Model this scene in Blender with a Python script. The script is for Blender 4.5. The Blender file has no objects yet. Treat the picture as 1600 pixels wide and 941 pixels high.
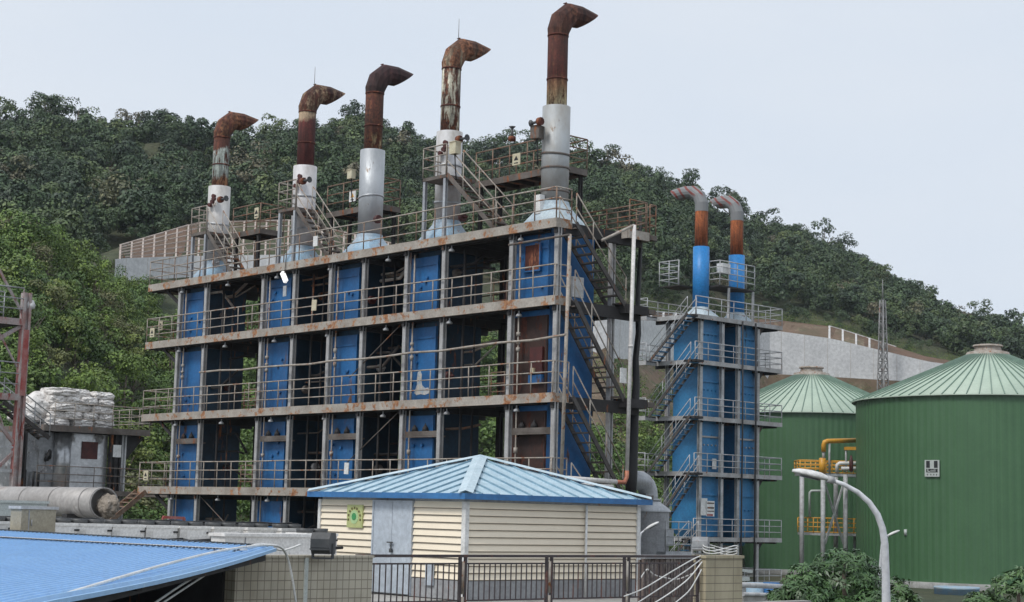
import bpy, math, random
import numpy as np
from mathutils import Vector, Matrix

S = bpy.context.scene
COL = S.collection
rnd = random.Random(7)

# ------------------------------------------------------------------ camera
fpx, PITCH, ROLL, AZ = 2585.0, 0.12788, 0.025, -0.83567
def _basis():
    cp, sp = math.cos(PITCH), math.sin(PITCH)
    F = np.array([0, cp, sp]); R = np.array([1, 0, 0.]); U = np.array([0, -sp, cp])
    cr, sr = math.cos(ROLL), math.sin(ROLL)
    R2 = cr*R + sr*U; U2 = -sr*R + cr*U
    dx = np.array([math.cos(AZ), math.sin(AZ), 0]); dy = np.array([-math.sin(AZ), math.cos(AZ), 0])
    M = np.array([dx, dy, [0, 0, 1.]])
    return M@F, M@R2, M@U2
CF, CR, CU = _basis()
cam = bpy.data.cameras.new('camera'); camo = bpy.data.objects.new('camera', cam); COL.objects.link(camo)
cam.lens = fpx/1600*36; cam.sensor_width = 36; cam.clip_end = 4000; cam.clip_start = 0.5
camo.matrix_world = Matrix(((CR[0], CU[0], -CF[0], 0), (CR[1], CU[1], -CF[1], 0), (CR[2], CU[2], -CF[2], 0), (0, 0, 0, 1)))
S.camera = camo
S.render.resolution_x = 1024; S.render.resolution_y = 602

# ------------------------------------------------------------------ world: overcast sky
w = bpy.data.worlds.new('World'); S.world = w; w.use_nodes = True
nt = w.node_tree; nt.nodes.clear()
SUN_EL, SUN_AZ = math.radians(52), math.radians(200)      # from the south-west of the plant frame
sky = nt.nodes.new('ShaderNodeTexSky'); sky.sky_type = 'NISHITA'; sky.sun_disc = False
sky.sun_elevation = SUN_EL; sky.sun_rotation = SUN_AZ; sky.dust_density = 3; sky.air_density = 1.0
hs = nt.nodes.new('ShaderNodeHueSaturation'); hs.inputs['Saturation'].default_value = 0.35
mx = nt.nodes.new('ShaderNodeMixRGB'); mx.inputs[0].default_value = 0.86
mx.inputs[2].default_value = (7.15, 7.75, 8.55, 1)
bg = nt.nodes.new('ShaderNodeBackground'); bg.inputs[1].default_value = 0.1
wo = nt.nodes.new('ShaderNodeOutputWorld')
tcw = nt.nodes.new('ShaderNodeTexCoord'); cn = nt.nodes.new('ShaderNodeTexNoise'); cn.inputs['Scale'].default_value = 2.2; cn.inputs['Detail'].default_value = 5
mpw = nt.nodes.new('ShaderNodeMapping'); mpw.inputs['Scale'].default_value = (1, 1, 3.0)
cr_ = nt.nodes.new('ShaderNodeValToRGB'); cr_.color_ramp.elements[0].color = (6.6, 7.35, 8.35, 1); cr_.color_ramp.elements[1].color = (7.7, 8.05, 8.6, 1)
cr_.color_ramp.elements[0].color = (0.765, 0.85, 0.965, 1); cr_.color_ramp.elements[1].color = (0.845, 0.905, 0.985, 1)
cr_.color_ramp.elements[0].position = 0.35; cr_.color_ramp.elements[1].position = 0.68
sc = nt.nodes.new('ShaderNodeVectorMath'); sc.operation = 'SCALE'; sc.inputs['Scale'].default_value = 10.0
L = nt.links.new
L(tcw.outputs['Generated'], mpw.inputs[0]); L(mpw.outputs[0], cn.inputs['Vector']); L(cn.outputs['Fac'], cr_.inputs[0])
L(cr_.outputs[0], sc.inputs[0]); L(sky.outputs[0], hs.inputs['Color']); L(hs.outputs[0], mx.inputs[1]); L(sc.outputs[0], mx.inputs[2])
L(mx.outputs[0], bg.inputs[0]); L(bg.outputs[0], wo.inputs[0])
sun = bpy.data.lights.new('sun', 'SUN'); sun.energy = 2.0; sun.angle = math.radians(14); sun.color = (1, 0.97, 0.92)
suno = bpy.data.objects.new('sun', sun); COL.objects.link(suno)
# light comes from behind-left of the camera (towards -Y, a little +X)
sd = Vector((0.05, -0.62, 0.78)).normalized()
suno.rotation_euler = sd.to_track_quat('Z', 'Y').to_euler()
S.view_settings.view_transform = 'Standard'; S.view_settings.look = 'None'
S.view_settings.exposure = 0.0; S.view_settings.gamma = 1

# ------------------------------------------------------------------ helpers: pixel ray -> plant frame (planning only)
def ray(u, v): return CF + CR*(u-800)/fpx - CU*(v-470.5)/fpx
def onX(u, v, X): r = ray(u, v); return r*X/r[0]
def onY(u, v, Y): r = ray(u, v); return r*Y/r[1]
def onZ(u, v, Z): r = ray(u, v); return r*Z/r[2]
def at(u, v, d): return ray(u, v)*d

# ------------------------------------------------------------------ materials
def mat(name): 
    m = bpy.data.materials.new(name); m.use_nodes = True
    t = m.node_tree; b = t.nodes['Principled BSDF']; return m, t, b
def N(t, typ, **k):
    n = t.nodes.new(typ)
    for a, v in k.items(): setattr(n, a, v)
    return n
def ramp(t, src, stops):
    r = N(t, 'ShaderNodeValToRGB'); e = r.color_ramp.elements
    while len(e) < len(stops): e.new(0.5)
    for i, (p, c) in enumerate(stops):
        e[i].position = p; e[i].color = (*c, 1) if len(c) == 3 else c
    t.links.new(src, r.inputs[0]); return r.outputs[0]
def noise(t, coord, scale, detail=4, vec=(1, 1, 1), rough=0.6):
    mp = N(t, 'ShaderNodeMapping'); mp.inputs['Scale'].default_value = vec; t.links.new(coord, mp.inputs[0])
    n = N(t, 'ShaderNodeTexNoise'); n.inputs['Scale'].default_value = scale; n.inputs['Detail'].default_value = detail
    n.inputs['Roughness'].default_value = rough; t.links.new(mp.outputs[0], n.inputs['Vector']); return n.outputs['Fac']
def mix(t, fac, a, b):
    m = N(t, 'ShaderNodeMixRGB')
    for i, x in ((0, fac), (1, a), (2, b)):
        if isinstance(x, (int, float)): m.inputs[i].default_value = x
        elif isinstance(x, tuple): m.inputs[i].default_value = (*x, 1)
        else: t.links.new(x, m.inputs[i])
    return m.outputs[0]
G0, G1 = (0, 0, 0), (1, 1, 1)
def paint(name, col, dirt=None, rust=0.0, scale=1.5, rough=0.6, metal=0.0, streak=0.25, rustcol=((0.16, 0.045, 0.018), (0.33, 0.13, 0.05)), bump=0.15, wear=0.5, grain=1.0):
    """painted steel / sheet: mottled paint, dirt, rust patches with streaks"""
    m, t, b = mat(name); tc = N(t, 'ShaderNodeTexCoord').outputs['Object']
    dirt = dirt or tuple(c*0.6 for c in col)
    n1 = noise(t, tc, scale, 6); f1 = ramp(t, n1, [(0.5-wear*0.35, G0), (0.62, G1)])
    c = mix(t, f1, dirt, col)
    n3 = noise(t, tc, scale*9, 3); f3 = ramp(t, n3, [(0.3, (1-.2*grain,)*3), (0.7, (1+.1*grain,)*3)])
    mm = N(t, 'ShaderNodeMixRGB', blend_type='MULTIPLY'); mm.inputs[0].default_value = 1; t.links.new(c, mm.inputs[1]); t.links.new(f3, mm.inputs[2]); c = mm.outputs[0]
    if rust > 0:
        n2 = noise(t, tc, scale*1.7, 7, (1, 1, streak), 0.68); th = 0.70 - rust*0.4
        f2 = ramp(t, n2, [(th-0.03, G0), (th+0.03, G1)])
        n4 = noise(t, tc, scale*5, 5); rc = ramp(t, n4, [(0.35, rustcol[0]), (0.65, rustcol[1])])
        c = mix(t, f2, c, rc)
        rr = mix(t, f2, (rough,)*3, (0.9,)*3); t.links.new(rr, b.inputs['Roughness'])
        if metal: t.links.new(mix(t, f2, (metal,)*3, G0), b.inputs['Metallic'])
    else:
        b.inputs['Roughness'].default_value = rough; b.inputs['Metallic'].default_value = metal
    t.links.new(c, b.inputs['Base Color'])
    bp = N(t, 'ShaderNodeBump'); bp.inputs['Strength'].default_value = bump; bp.inputs['Distance'].default_value = 0.03
    t.links.new(n1, bp.inputs['Height']); t.links.new(bp.outputs[0], b.inputs['Normal'])
    return m
def banded(name, z0, z1, stops, scale=2.0, rough=0.8, rust=0.0, rustcol=((0.05, 0.012, 0.008), (0.2, 0.06, 0.02))):
    """pipe whose coating changes along its height (local z from z0 to z1), ragged edges"""
    m, t, b = mat(name); tc = N(t, 'ShaderNodeTexCoord').outputs['Object']
    sx = N(t, 'ShaderNodeSeparateXYZ'); t.links.new(tc, sx.inputs[0])
    n = noise(t, tc, scale, 6, (1, 1, 0.35), 0.7)
    mr = N(t, 'ShaderNodeMapRange'); mr.inputs[1].default_value = z0; mr.inputs[2].default_value = z1; t.links.new(sx.outputs[2], mr.inputs[0])
    ma = N(t, 'ShaderNodeMath', operation='MULTIPLY_ADD'); ma.inputs[1].default_value = 0.45; t.links.new(n, ma.inputs[0])
    sb = N(t, 'ShaderNodeMath', operation='SUBTRACT'); sb.inputs[1].default_value = 0.225; t.links.new(mr.outputs[0], sb.inputs[0]); t.links.new(sb.outputs[0], ma.inputs[2])
    c = ramp(t, ma.outputs[0], stops)
    if rust > 0:
        n2 = noise(t, tc, scale*1.6, 8, (1, 1, 0.22), 0.7); th = 0.70 - rust*0.4
        f2 = ramp(t, n2, [(th-0.03, G0), (th+0.03, G1)])
        n4 = noise(t, tc, 9, 5); rc = ramp(t, n4, [(0.35, rustcol[0]), (0.65, rustcol[1])]); c = mix(t, f2, c, rc)
    # runs and mottling of the coating
    for sc_, vec, lo, hi in ((5.0, (1, 1, .10), .45, 1.35), (1.3, (1, 1, .6), .55, 1.3), (14, (1, 1, 1), .75, 1.2)):
        k = ramp(t, noise(t, tc, sc_, 5, vec, .7), [(0.36, (lo,)*3), (0.62, (hi,)*3)])
        mm = N(t, 'ShaderNodeMixRGB', blend_type='MULTIPLY'); mm.inputs[0].default_value = 1; t.links.new(c, mm.inputs[1]); t.links.new(k, mm.inputs[2]); c = mm.outputs[0]
    t.links.new(c, b.inputs['Base Color']); b.inputs['Roughness'].default_value = rough
    bp = N(t, 'ShaderNodeBump'); bp.inputs['Strength'].default_value = 0.3; bp.inputs['Distance'].default_value = 0.03
    t.links.new(n, bp.inputs['Height']); t.links.new(bp.outputs[0], b.inputs['Normal'])
    return m
def wavebands(m, direction, scale, dark, amount):
    """multiply an existing material's base colour by thin seams"""
    t = m.node_tree; b = t.nodes['Principled BSDF']; src = b.inputs['Base Color'].links[0].from_socket
    tc = N(t, 'ShaderNodeTexCoord').outputs['Object']
    wv = N(t, 'ShaderNodeTexWave', bands_direction=direction); wv.inputs['Scale'].default_value = scale; t.links.new(tc, wv.inputs['Vector'])
    f = ramp(t, wv.outputs['Fac'], [(0.0, (1-amount,)*3), (0.12, G1)])
    mm = N(t, 'ShaderNodeMixRGB', blend_type='MULTIPLY'); mm.inputs[0].default_value = 1; t.links.new(src, mm.inputs[1]); t.links.new(f, mm.inputs[2])
    t.links.new(mm.outputs[0], b.inputs['Base Color']); return m

M = {}
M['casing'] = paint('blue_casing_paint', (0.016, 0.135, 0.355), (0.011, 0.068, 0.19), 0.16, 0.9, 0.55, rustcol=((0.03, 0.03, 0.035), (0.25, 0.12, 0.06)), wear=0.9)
M['casing_shade'] = paint('shaded_blue_casing', (0.012, 0.050, 0.095), (0.008, 0.020, 0.034), 0.10, 0.8, 0.7)  # casing blue darkened to teal for the shade inside the bays
M['casing_brown'] = paint('brown_casing', (0.055, 0.027, 0.02), (0.02, 0.012, 0.012), 0.38, 1.4, 0.8, rustcol=((0.05, 0.012, 0.008), (0.12, 0.035, 0.018)))
M['tower_blue'] = paint('tower_blue_paint', (0.035, 0.225, 0.46), (0.03, 0.14, 0.31), 0.08, 0.8, 0.5, rustcol=((0.02, 0.03, 0.04), (0.10, 0.16, 0.2)), wear=0.9)
M['stack_blue'] = paint('bright_blue_paint', (0.022, 0.24, 0.60), (0.022, 0.19, 0.50), 0.0, 1.0, 0.45, wear=0.6)
M['column'] = paint('grey_column_paint', (0.43, 0.43, 0.43), (0.29, 0.28, 0.27), 0.08, 1.1, 0.6)
M['deck'] = paint('rusty_deck_edge', (0.42, 0.385, 0.34), (0.22, 0.18, 0.145), 0.36, 1.6, 0.75, streak=1.0, rustcol=((0.20, 0.075, 0.03), (0.42, 0.22, 0.11)), wear=0.9)
M['deck2'] = paint('grey_deck_edge', (0.42, 0.42, 0.42), (0.27, 0.26, 0.25), 0.10, 1.6, 0.75, streak=1.0)
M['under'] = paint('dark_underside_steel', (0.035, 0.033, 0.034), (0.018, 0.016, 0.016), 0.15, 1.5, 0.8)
M['beam'] = paint('brown_grey_beam', (0.16, 0.14, 0.125), (0.08, 0.065, 0.055), 0.25, 1.5, 0.8)
M['rail'] = paint('weathered_rail', (0.42, 0.385, 0.34), (0.25, 0.2, 0.16), 0.26, 2.0, 0.7, streak=1.0, rustcol=((0.16, 0.05, 0.02), (0.38, 0.17, 0.08)))
M['rail_rust'] = paint('rusty_rail', (0.27, 0.20, 0.15), (0.15, 0.09, 0.06), 0.35, 2.5, 0.85, streak=1.0, rustcol=((0.12, 0.045, 0.025), (0.30, 0.13, 0.065)))
M['rail_grey'] = paint('grey_rail', (0.50, 0.51, 0.52), (0.32, 0.32, 0.32), 0.05, 2.0, 0.6)
M['stair'] = paint('dark_stair_steel', (0.085, 0.075, 0.07), (0.045, 0.04, 0.038), 0.2, 2, 0.7)
M['stair_blue'] = paint('blue_tread', (0.07, 0.25, 0.46), (0.05, 0.16, 0.3), 0.1, 2, 0.6)
M['cone'] = paint('pale_blue_cone', (0.30, 0.46, 0.60), (0.45, 0.45, 0.45), 0.05, 1.5, 0.6, wear=0.8)
M['cone_grey'] = paint('white_grey_cone', (0.50, 0.58, 0.62), (0.32, 0.42, 0.5), 0.1, 1.5, 0.6)
M['rust_red'] = paint('rust_red', (0.12, 0.03, 0.018), (0.05, 0.014, 0.01), 0.35, 2.2, 0.85, rustcol=((0.20, 0.06, 0.03), (0.30, 0.12, 0.06)))
M['white'] = paint('white_paint', (0.78, 0.78, 0.77), (0.6, 0.6, 0.58), 0.0, 2, 0.5, wear=0.5)
M['white_pipe'] = paint('white_plastic_pipe', (0.74, 0.72, 0.70), (0.55, 0.52, 0.5), 0.0, 1.2, 0.45)
M['orange'] = paint('orange_pipe', (0.50, 0.19, 0.11), (0.36, 0.13, 0.08), 0.0, 2, 0.5)
M['galv'] = paint('galvanised_steel', (0.48, 0.50, 0.52), (0.33, 0.34, 0.36), 0.03, 1.5, 0.42, metal=0.35)
M['black'] = paint('black_rubber', (0.02, 0.02, 0.022), (0.012, 0.012, 0.013), 0.0, 2, 0.6)
M['black_dusty'] = paint('dusty_black_metal', (0.045, 0.05, 0.055), (0.1, 0.1, 0.1), 0.0, 2, 0.5)
M['lap_shadow'] = paint('lap_shadow', (0.12, 0.10, 0.085), (0.2, 0.17, 0.14), 0.0, 2, 0.8)  # dark tone painting the shadow line under each lap
M['beige'] = paint('beige_cabinet', (0.40, 0.36, 0.27), (0.28, 0.25, 0.19), 0.06, 2, 0.6)
M['sign_yellow'] = paint('yellowed_sign', (0.62, 0.58, 0.42), (0.5, 0.42, 0.28), 0.12, 4, 0.5)
M['yellow'] = paint('yellow_paint', (0.72, 0.36, 0.03), (0.6, 0.28, 0.03), 0.0, 2, 0.45)
M['red'] = paint('faded_red_paint', (0.34, 0.07, 0.06), (0.42, 0.22, 0.2), 0.18, 2.5, 0.7, rustcol=((0.4, 0.33, 0.3), (0.5, 0.45, 0.43)))
M['redwhite'] = paint('flaking_white_red_paint', (0.42, 0.39, 0.38), (0.32, 0.18, 0.16), 0.25, 2.0, 0.7, rustcol=((0.25, 0.06, 0.05), (0.3, 0.1, 0.08)))
M['darkred'] = paint('dark_red_box', (0.09, 0.018, 0.015), (0.05, 0.012, 0.012), 0.1, 3, 0.6)
M['glassdark'] = paint('dark_glass', (0.03, 0.035, 0.04), (0.02, 0.02, 0.025), 0.0, 3, 0.15)

def add(name, o): return o

# ------------------------------------------------------------------ mesh builder
class MB:
    def __init__(s): s.v = []; s.f = []; s.sm = []
    def quad(s, a, b, c, d, sm=False):
        i = len(s.v); s.v += [tuple(a), tuple(b), tuple(c), tuple(d)]; s.f.append((i, i+1, i+2, i+3)); s.sm.append(sm)
    def tri(s, a, b, c):
        i = len(s.v); s.v += [tuple(a), tuple(b), tuple(c)]; s.f.append((i, i+1, i+2)); s.sm.append(False)
    def box(s, x0, y0, z0, x1, y1, z1):
        if x0 > x1: x0, x1 = x1, x0
        if y0 > y1: y0, y1 = y1, y0
        if z0 > z1: z0, z1 = z1, z0
        i = len(s.v)
        s.v += [(x0, y0, z0), (x1, y0, z0), (x1, y1, z0), (x0, y1, z0), (x0, y0, z1), (x1, y0, z1), (x1, y1, z1), (x0, y1, z1)]
        for f in ((0, 3, 2, 1), (4, 5, 6, 7), (0, 1, 5, 4), (1, 2, 6, 5), (2, 3, 7, 6), (3, 0, 4, 7)):
            s.f.append(tuple(i+k for k in f)); s.sm.append(False)
        return s
    def beam(s, p, q, w, h=None, up=(0, 0, 1)):
        """rectangular bar p->q, width w across, height h along up"""
        h = h or w; p = Vector(p); q = Vector(q); d = (q-p).normalized(); u = Vector(up)
        if abs(d.dot(u)) > 0.98: u = Vector((0, 1, 0))
        r = d.cross(u).normalized(); u = r.cross(d).normalized(); r *= w/2; u *= h/2; i = len(s.v)
        for c in (p, q):
            for a in (-r-u, r-u, r+u, -r+u): s.v.append(tuple(c+a))
        for f in ((0, 3, 2, 1), (4, 5, 6, 7), (0, 1, 5, 4), (1, 2, 6, 5), (2, 3, 7, 6), (3, 0, 4, 7)):
            s.f.append(tuple(i+k for k in f)); s.sm.append(False)
        return s
    def tube(s, pts, r, n=8, cap=True, smooth=True, inner=0.0, shear=None):
        pts = [Vector(p) for p in pts]; k = len(pts); R = r if isinstance(r, (list, tuple)) else [r]*k
        rings = []; prev = None
        for i, p in enumerate(pts):
            if i == 0: d = pts[1]-p
            elif i == k-1: d = p-pts[i-1]
            else: d = (p-pts[i-1]).normalized()+(pts[i+1]-p).normalized()
            d.normalize()
            if prev is None:
                a = Vector((0, 0, 1)) if abs(d.z) < 0.9 else Vector((1, 0, 0)); x = d.cross(a).normalized()
            else:
                x = (prev - d*prev.dot(d)).normalized()
            prev = x; y = d.cross(x); ring = []
            for j in range(n):
                a = 2*math.pi*j/n
                pt = p + (x*math.cos(a)+y*math.sin(a))*R[i]
                if shear and i == k-1: pt = pt + d*shear*((pt-p).dot(Vector((0, 0, 1)))/R[i])
                ring.append(pt)
            rings.append(ring)
        base = len(s.v)
        for rg in rings: s.v += [tuple(q) for q in rg]
        for i in range(k-1):
            for j in range(n):
                a = base+i*n+j; b = base+i*n+(j+1) % n; s.f.append((a, b, b+n, a+n)); s.sm.append(smooth)
        if inner > 0:   # open mouth at the far end with wall thickness and depth
            p = pts[-1]; d = (pts[-1]-pts[-2]).normalized(); ib = len(s.v)
            for q in rings[-1]: s.v.append(tuple(p+(q-p)*(1-inner)))
            for q in rings[-1]: s.v.append(tuple(p+(q-p)*(1-inner)-d*min((pts[-1]-pts[-2]).length*0.9, 0.6)))
            lb = base+(k-1)*n
            for j in range(n):
                j2 = (j+1) % n
                s.f.append((lb+j, lb+j2, ib+j2, ib+j)); s.sm.append(False)
                s.f.append((ib+j, ib+j2, ib+n+j2, ib+n+j)); s.sm.append(smooth)
            s.f.append(tuple(ib+n+j for j in range(n))); s.sm.append(False)
            s.f.append(tuple(base+j for j in reversed(range(n)))); s.sm.append(False)
        elif cap:
            s.f.append(tuple(base+j for j in reversed(range(n)))); s.sm.append(False)
            s.f.append(tuple(base+(k-1)*n+j for j in range(n))); s.sm.append(False)
        return s
    def lathe(s, c, prof, n=24, smooth=True, cap=False):
        base = len(s.v); k = len(prof)
        for r, z in prof:
            for j in range(n):
                a = 2*math.pi*j/n; s.v.append((c[0]+r*math.cos(a), c[1]+r*math.sin(a), c[2]+z))
        for i in range(k-1):
            for j in range(n):
                a = base+i*n+j; b = base+i*n+(j+1) % n; s.f.append((a, b, b+n, a+n)); s.sm.append(smooth)
        if cap:
            s.f.append(tuple(base+j for j in reversed(range(n)))); s.sm.append(False)
            s.f.append(tuple(base+(k-1)*n+j for j in range(n))); s.sm.append(False)
        return s
    def prism(s, poly, axis, a, b):
        """poly = 2-D outline in the plane across 'axis', extruded from a to b"""
        def P(u, v, t): return (t, u, v) if axis == 'x' else ((u, t, v) if axis == 'y' else (u, v, t))
        i = len(s.v); n = len(poly)
        s.v += [P(u, v, a) for u, v in poly] + [P(u, v, b) for u, v in poly]
        for j in range(n):
            k = (j+1) % n; s.f.append((i+j, i+k, i+n+k, i+n+j)); s.sm.append(False)
        s.f.append(tuple(i+j for j in reversed(range(n)))); s.sm.append(False)
        s.f.append(tuple(i+n+j for j in range(n))); s.sm.append(False)
        return s
    def build(s, name, m, parent=None, origin=None, fixn=True):
        o0 = origin or (parent['_o'] if parent is not None and '_o' in parent.keys() else (0, 0, 0))
        me = bpy.data.meshes.new(name); v = [(a-o0[0], b-o0[1], c-o0[2]) for a, b, c in s.v]
        me.from_pydata(v, [], s.f); me.polygons.foreach_set('use_smooth', s.sm)
        if fixn:
            import bmesh
            bm = bmesh.new(); bm.from_mesh(me); bmesh.ops.recalc_face_normals(bm, faces=bm.faces); bm.to_mesh(me); bm.free()
        if m is not None: me.materials.append(M[m] if isinstance(m, str) else m)
        o = bpy.data.objects.new(name, me); COL.objects.link(o)
        o['_o'] = tuple(float(q) for q in o0)
        if parent is not None: o.parent = parent
        else: o.location = o0
        return o
def thing(name, loc, label, cat, group=None):
    o = bpy.data.objects.new(name, None); COL.objects.link(o); o.location = loc; o.empty_display_size = 0.3
    o['_o'] = tuple(float(q) for q in loc); o['label'] = label; o['category'] = cat
    if group: o['group'] = group
    return o
def tag(o, label, cat, group=None):
    o['label'] = label; o['category'] = cat
    if group: o['group'] = group
    return o
_posts = {}
def rail_posts(parent, pts, h, m, r=0.024):
    key = (round(h, 2), m, r)
    if key not in _posts:
        b = MB(); b.tube([(0, 0, 0), (0, 0, h)], r, 6); o = b.build('rail_post', m); me = o.data; bpy.data.objects.remove(o); _posts[key] = me
    o0 = parent['_o']
    for p in pts:
        o = bpy.data.objects.new('rail_post', _posts[key]); COL.objects.link(o); o.parent = parent
        o.location = (p[0]-o0[0], p[1]-o0[1], p[2]-o0[2]); o.rotation_euler = (rnd.uniform(-.012, .012), rnd.uniform(-.012, .012), 0)
def railing(parent, path, h=1.1, m='rail', mp=None, step=1.0, rails=(0.33, 0.66, 1.0), r=0.023, posts=True, name='railing', endpost=True):
    """handrails along a path of deck points; every post is a sub-part unless posts=False"""
    b = MB(); P = []
    for a, c in zip(path[:-1], path[1:]):
        a = Vector(a); c = Vector(c); L_ = (c-a).length; n = max(1, round(L_/step))
        for q in rails:
            seg = [a+(c-a)*i/max(1, n//2)+Vector((0, 0, h*q+(rnd.uniform(-.012, .012) if 0 < i < max(1, n//2) else 0))) for i in range(max(1, n//2)+1)]
            b.tube(seg, r if q < 1 else r*1.15, 6)
        for i in range(n): P.append(a+(c-a)*i/n)
    if endpost: P.append(Vector(path[-1]))
    if not posts:
        for p in P: b.tube([p, p+Vector((0, 0, h))], r, 6)
    o = b.build(name, m, parent)
    if posts: rail_posts(o, P, h, mp or m, r)
    return o
def hcol(x, y, z0, z1, w=0.2, b=None, axis='x'):
    """H-section column: flanges and web"""
    b = b or MB(); t = w*0.3; h = w/2
    if axis == 'x':
        b.box(x-h, y-h, z0, x+h, y-h+t, z1); b.box(x-h, y+h-t, z0, x+h, y+h, z1); b.box(x-t/2, y-h+t, z0, x+t/2, y+h-t, z1)
    else:
        b.box(x-h, y-h, z0, x-h+t, y+h, z1); b.box(x+h-t, y-h, z0, x+h, y+h, z1); b.box(x-h+t, y-t/2, z0, x+h-t, y+t/2, z1)
    return b
def stairs(parent, p0, p1, width, wdir, mt='stair', mr='rail', n=12, railh=1.0, tread=0.24, rails=True, ms=None):
    """flight from top p0 to bottom p1; wdir = horizontal unit vector across the flight"""
    p0 = Vector(p0); p1 = Vector(p1); wd = Vector(wdir); fl = MB()
    for s_ in (0, 1): fl.beam(p0+wd*width*s_, p1+wd*width*s_, 0.05, 0.15)
    f = fl.build('stair_flight', ms or mt, parent)
    hd = Vector((p1.x-p0.x, p1.y-p0.y, 0)).normalized()
    for i in range(n):
        c = p0+(p1-p0)*((i+0.6)/n); t = MB(); a = c+wd*0.03; e = c+wd*(width-0.03)
        t.beam(a, e, tread, 0.045); t.build('tread', mt, f)
    if rails:
        for s_ in (0, 1):
            o = wd*width*s_; h = MB()
            for q in (0.5, 1.0): h.tube([p0+o+Vector((0, 0, railh*q)), p1+o+Vector((0, 0, railh*q))], 0.022, 6)
            for i in range(4):
                c = p0+(p1-p0)*(i/3)+o; h.tube([c, c+Vector((0, 0, railh))], 0.02, 6)
            h.build('handrail', mr, f)
    return f
# ================================================================== setting: terrain (polar height field about the plant)
GZ = -7.5
cols_u = [-700, -300, 0, 180, 300, 450, 620, 800, 950, 1060, 1130, 1200, 1300, 1450, 1700, 2300]
foot_r = [92, 92, 92, 94, 97, 100, 104, 108, 110, 130, 200, 272, 276, 276, 278, 290]
wb_r   = [172, 172, 175, 192, 200, 200, 200, 200, 200, 232, 278, 290, 291, 292, 300, 310]
wb_v   = [466, 466, 462, 442, 433, 430, 445, 500, 558, 568, 572, 578, 582, 592, 605, 640]
wt_v   = [464, 464, 460, 408, 404, 402, 440, 495, 500, 508, 512, 518, 532, 568, 600, 636]
gr_r   = [3, 3, 3, 14, 16, 16, 12, 6, 6, 6, 6, 7, 7, 6, 6, 6]          # radial run of the grid slope above the wall
gt_v   = [462, 462, 456, 386, 350, 346, 385, 480, 484, 492, 502, 500, 512, 560, 594, 630]
rg_r   = [330, 330, 330, 335, 340, 345, 350, 355, 360, 370, 380, 390, 395, 405, 420, 440]
sil_u = [-700, -200, 0, 50, 150, 300, 370, 450, 540, 600, 650, 730, 800, 870, 950, 1050, 1100, 1180, 1250, 1310, 1370, 1440, 1500, 1560, 1640, 1800, 2300]
sil_v = [230, 205, 190, 180, 196, 216, 224, 206, 186, 208, 232, 240, 224, 236, 246, 276, 305, 345, 356, 388, 430, 462, 492, 508, 528, 545, 590]
def zat(u, v, r):
    d = ray(u, v); return d[2]/math.hypot(d[0], d[1])*r
def azim(u): d = ray(u, 500.0); return math.atan2(d[1], d[0])
ctl_a = np.array([azim(u) for u in cols_u])
def prof(u):
    I = lambda arr: float(np.interp(u, cols_u, arr))
    fr, wr = I(foot_r), I(wb_r); gr = I(gr_r); rr = I(rg_r); sv = float(np.interp(u, sil_u, sil_v))
    zb = zat(u, I(wb_v), wr); zt = zat(u, I(wt_v), wr+0.5); zg = zat(u, I(gt_v), wr+0.5+gr); zr = zat(u, sv+34, rr)
    return fr, wr, gr, rr, zb, zt, zg, zr
rs = np.concatenate([[0, 20, 40, 60, 80], np.arange(90, 440, 3.0), [450, 470, 500, 540, 600, 690]])
def hfun(u, r, P=None):
    fr, wr, gr, rr, zb, zt, zg, zr = P or prof(u)
    if r <= fr: return GZ
    if r <= wr:
        t = (r-fr)/(wr-fr); s_ = t*0.85+0.15*t*t
        if u < 300:                         # bulging wooded spur in front of the far hill on the left
            k = min(1, max(0, (255-u)/215)); s2 = min(1, (t*1.55))**0.85; s_ = s_*(1-k)+s2*k
        return GZ+(zb-GZ)*s_
    if r <= wr+0.5: return zb+(zt-zb)*(r-wr)/0.5
    if r <= wr+0.5+gr: return zt+(zg-zt)*(r-wr-0.5)/gr
    r2 = wr+0.5+gr+8
    if r <= r2: return zg+0.3
    if r <= rr:
        t = (r-r2)/(rr-r2); return zg+0.3+(zr-zg)*(0.82*t+0.18*math.sin(t*math.pi/2))
    return zr-(r-rr)*0.12 if r < rr+300 else zr-36
_ng = np.random.RandomState(3).rand(64, 64)
def n2(x, y):
    x = x % 64; y = y % 64; i, j = int(x), int(y); fx, fy = x-i, y-j; i2, j2 = (i+1) % 64, (j+1) % 64
    fx = fx*fx*(3-2*fx); fy = fy*fy*(3-2*fy)
    return (_ng[i, j]*(1-fx)+_ng[i2, j]*fx)*(1-fy)+(_ng[i, j2]*(1-fx)+_ng[i2, j2]*fx)*fy
us = np.concatenate([np.arange(-700, 0, 50), np.arange(0, 1600, 12), np.arange(1600, 2301, 50)])
TV = []; seg_id = []
for u in us:
    P = prof(u); a = azim(u); fr, wr, gr, rr0 = P[:4]
    segs = [np.linspace(0, fr, 8), np.linspace(fr, wr-0.3, 36)[1:], np.linspace(wr+0.8, wr+0.5+gr, 5), np.linspace(wr+0.5+gr, rr0, 56)[1:], np.linspace(rr0, 690, 14)[1:]]
    R_all = np.concatenate(segs); seg_id = np.concatenate([[k]*len(q) for k, q in enumerate(segs)])
    for r in R_all:
        z = hfun(u, r, P); x, y = r*math.cos(a), r*math.sin(a)
        if r > wr+gr+10: z += (n2(x/22, y/22)-0.5)*min(9, (r-wr-gr-10)*0.15)*(0.4 if r > P[3]-25 else 1)
        elif fr+5 < r < wr-5: z += (n2(x/14, y/14)-0.5)*3.0*min(1, (wr-5-r)/15)
        TV.append((x, y, z))
nr = len(R_all); TF = []
for i in range(len(us)-1):
    for j in range(nr-1):
        a = i*nr+j; TF.append((a, a+1, a+nr+1, a+nr))
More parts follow.
